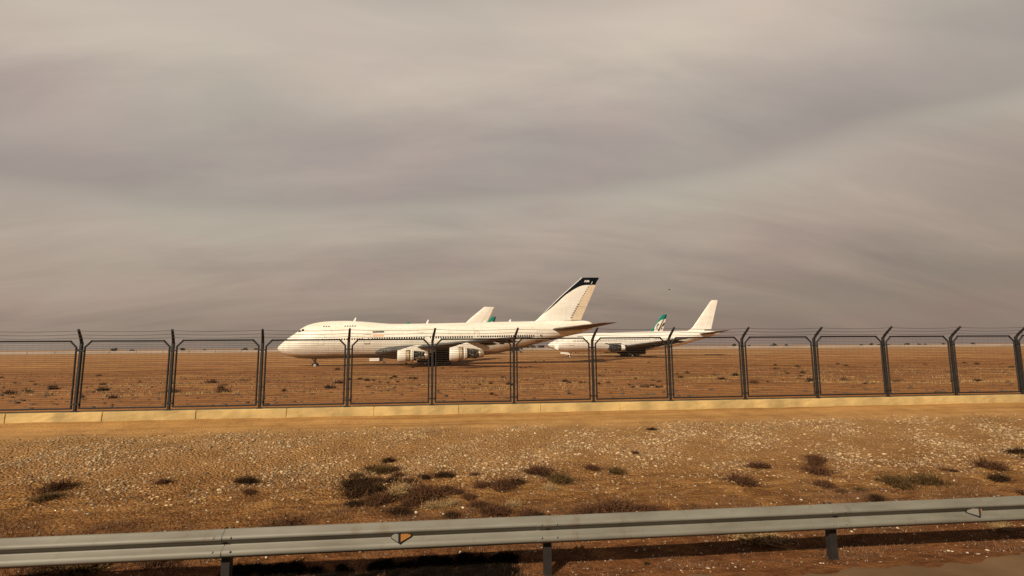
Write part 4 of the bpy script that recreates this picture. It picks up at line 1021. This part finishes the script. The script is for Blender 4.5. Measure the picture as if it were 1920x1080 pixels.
# dry grass: short blades over the near soil and in the yellow patches
def blades(name, n, sampler, L, M, label, seed, wid):
    R_ = np.random.default_rng(seed); x, y = sampler(R_, n); n = len(x); z = gz(x, y); L_ = L*R_.uniform(.4, 1.3, n); a = R_.uniform(0, 2*PI, n); t = R_.uniform(.1, 1.1, n)
    dx_, dy_, dz_ = np.cos(a)*np.sin(t)*L_, np.sin(a)*np.sin(t)*L_, np.cos(t)*L_; w_ = wid*R_.uniform(.6, 1.4, n); b_ = R_.uniform(0, 2*PI, n)
    V = np.stack([np.stack([x-np.cos(b_)*w_, y-np.sin(b_)*w_, z-.005], -1), np.stack([x+np.cos(b_)*w_, y+np.sin(b_)*w_, z-.005], -1), np.stack([x+dx_, y+dy_, z+dz_], -1)], 1).reshape(-1, 3)
    me = bpy.data.meshes.new(name); me.vertices.add(len(V)); me.vertices.foreach_set('co', V.ravel()); me.loops.add(3*n); me.loops.foreach_set('vertex_index', np.arange(3*n)); me.polygons.add(n); me.polygons.foreach_set('loop_start', np.arange(0, 3*n, 3))
    me.update(); me.materials.append(M); o = bpy.data.objects.new(name, me); col.objects.link(o); return tag(o, label, 'grass', kind='stuff')
def patchy(y0, y1, sx, f1, thr, bias):
    def f(R_, n):
        y = R_.uniform(y0, y1, n) if y1 < 20 else y0*np.exp(R_.random(n)*math.log(y1/y0)); x = R_.uniform(-1, 1, n)*y*sx+y*.1
        d = np.sin(f1*x+1+.4*y)*np.sin(f1*1.2*y+bias)+.6*np.sin(f1*2.3*x-f1*1.7*y+bias)+.4*np.sin(f1*4.7*x+f1*3.1*y)
        k = d+R_.normal(0, .35, n) > thr; return x[k], y[k]
    return f
M_rg = mat('rusty_dead_grass', (.15, .075, .036, 1), .95, var=.4, scale=3)
M_yg = mat('straw_grass', (.40, .27, .12, 1), .95, var=.35, scale=3)
blades('dead_grass', 60000, patchy(6.75, 9.6, 1.25, 1.1, -.05, .3), .06, M_rg, 'rust brown dead grass behind the barrier', 21, .005)
blades('dry_grass', 34000, patchy(8.6, 12.2, 1.25, .9, .1, 1.7), .06, M_rg, 'thin brown dry grass on the bank', 22, .005)
blades('straw_grass', 9000, patchy(7.4, 12.5, 1.25, 1.0, .5, 2.9), .05, M_yg, 'pale straw stubble on the bank', 23, .005)
blades('field_grass', 34000, patchy(34, 75, 1.2, .23, .3, .9), .17, M_yg, 'sparse straw coloured grass on the field behind the fence', 24, .022)

# ------------------------------------------------------------------ far edge of the airfield
WY = 430
M_wall = mat('grey_block_wall', (.36, .31, .27, 1), .9, var=.12, scale=.05)
b_ = MB(); b_.box(-700, 800, WY, WY+.3, -.3, 1.75)
for x in range(-700, 801, 20): b_.box(x-.3, x+.3, WY-.25, WY, -.3, 1.95)
tag(b_.build('boundary_wall', M_wall), 'long low grey boundary wall far behind the parked jets', 'wall')
M_leaf = mat('dusty_dark_foliage', (.055, .055, .035, 1), .9, var=.45, scale=.6)
M_trunk = mat('tree_bark', (.10, .075, .05, 1), .9)
def tree_meshes(seed):
    r = random.Random(seed); b_ = MB(); cl = [(Vector((r.uniform(-1.3, 1.3), r.uniform(-1.3, 1.3), r.uniform(1.7, 4.3))), r.uniform(.7, 1.25)) for _ in range(9)]
    for c, R1 in cl:
        for k in range(120):
            d = Vector((r.gauss(0, 1), r.gauss(0, 1), r.gauss(0, .8))).normalized()*R1*r.uniform(.5, 1.05); p = c+d
            a = Vector((r.uniform(-1, 1), r.uniform(-1, 1), r.uniform(-1, 1))).normalized()*.24; g = a.cross(d).normalized()*.16
            b_.add([p-a, p+g, p+a, p-g], [(0, 1, 2, 3)])
    crown = bpy.data.meshes.new('crown'); crown.from_pydata(b_.v, [], b_.f); crown.materials.append(M_leaf)
    t = MB(); t.tube([(0, 0, -.2), (.05, 0, 1.2), (.1, .1, 2.6)], [.2, .15, .08], 7)
    for c, R1 in cl[:5]: t.tube([(.03, .02, 1.2), tuple(c*.7+Vector((0, 0, .3))), tuple(c)], [.1, .06, .03], 5)
    tr = bpy.data.meshes.new('trunk'); tr.from_pydata(t.v, [], t.f); tr.materials.append(M_trunk); return crown, tr
TMs = [tree_meshes(i) for i in range(4)]
xs = [x+rnd.uniform(-2, 2) for x in list(np.arange(44, 96, 3.3))]+[rnd.uniform(-420, -150) for _ in range(16)]+[rnd.uniform(240, 560) for _ in range(16)]
for x in xs:
    cw, tk = rnd.choice(TMs); e = empty('tree', (x, WY+rnd.uniform(4, 16), gzf(x, WY+8)), (0, 0, rnd.uniform(0, 6))); s_ = rnd.uniform(.55, 1.0); e.scale = (s_*1.1, s_*1.1, s_*.9)
    for nm, me in (('crown', cw), ('trunk', tk)):
        o = bpy.data.objects.new(nm, me); col.objects.link(o); o.parent = e
    tag(e, 'small dusty tree beyond the boundary wall %s' % ('in the gap between the two nearest jets' if 0 < x < 120 else ('far to the left of the jets' if x < 0 else 'far to the right of the jets')), 'tree', 'trees beyond the boundary wall')
# service truck and trailers parked by the far wall, glimpsed under the jet's tail
def truck(x, y, L, Hh, label, M):
    e = empty('service_truck', (x, y, gzf(x, y))); b_ = MB(); b_.box(-L/2, L/2-2, -1.2, 1.2, .9, Hh); o = b_.build('cargo_box', M, e); bv = o.modifiers.new('b', 'BEVEL'); bv.width = .08
    b_ = MB(); b_.prism([(L/2-1.9, .7), (L/2, .7), (L/2, 1.6), (L/2-.5, 2.5), (L/2-1.9, 2.5)], -1.15, 1.15); c = b_.build('cab', M_strut, e)
    b_ = MB(); b_.prism([(L/2-1.3, 1.65), (L/2-.15, 1.65), (L/2-.55, 2.35), (L/2-1.3, 2.35)], -1.17, -1.155); b_.build('side_window', M_glass, c)
    for xx in (-L/2+1, -L/2+2.2, L/2-1): wheel(e, xx, -1.0, .5, .5, .3); wheel(e, xx, 1.0, .5, .5, .3)
    tag(e, label, 'truck')
truck(26.2, 245, 7, 2.9, 'dark service truck far off in the gap between the jet tail and the next nose', M_dark)
truck(14.5, 262, 6, 2.6, 'grey service truck far off, under the rear belly of the nearest jet', M_strut)

# bird in the sky, upper right
bd = empty('bird', tuple(Vector((0, 0, CZ))+(fw*F+CR*(1255-960)+CU*(540-543.3)).normalized()*95)); M_bird = mat('dark_feathers', (.05, .04, .035, 1), .8)
b_ = MB(); b_.lathe([(-.2, .005), (-.12, .04), (0, .06), (.1, .05), (.17, .03), (.22, .004)], (0, 0, 0), 'x', 10)
o = auto_smooth(b_.build('body', M_bird, bd), 60)
for q in (-1, 1):
    b_ = MB(); b_.prism([(-.08, -.01), (.09, -.01), (.07, .012), (-.06, .012)], 0, q*.22); b_.v = [(x-(abs(y) > .1)*.06, y, z+abs(y)*.35) for x, y, z in b_.v]; b_.build('wing', M_bird, bd)
bd.rotation_euler = (0, 0, 2.6); tag(bd, 'tiny dark bird flying in the grey sky at the right', 'bird')

# labels that came out alike two or three times: tell them apart by their order from left to right
from collections import defaultdict
_same = defaultdict(list)
for o in col.objects:
    if o.parent is None and o.get('category') == 'shrub': _same[o['label']].append(o)
for lb, os_ in _same.items():
    if len(os_) < 2: continue
    os_.sort(key=lambda o: o.location.x/o.location.y)
    for i, o in enumerate(os_): o['label'] = lb+', '+('%s of two' % ('left', 'right')[i] if len(os_) == 2 else '%s from left' % ORD[i])
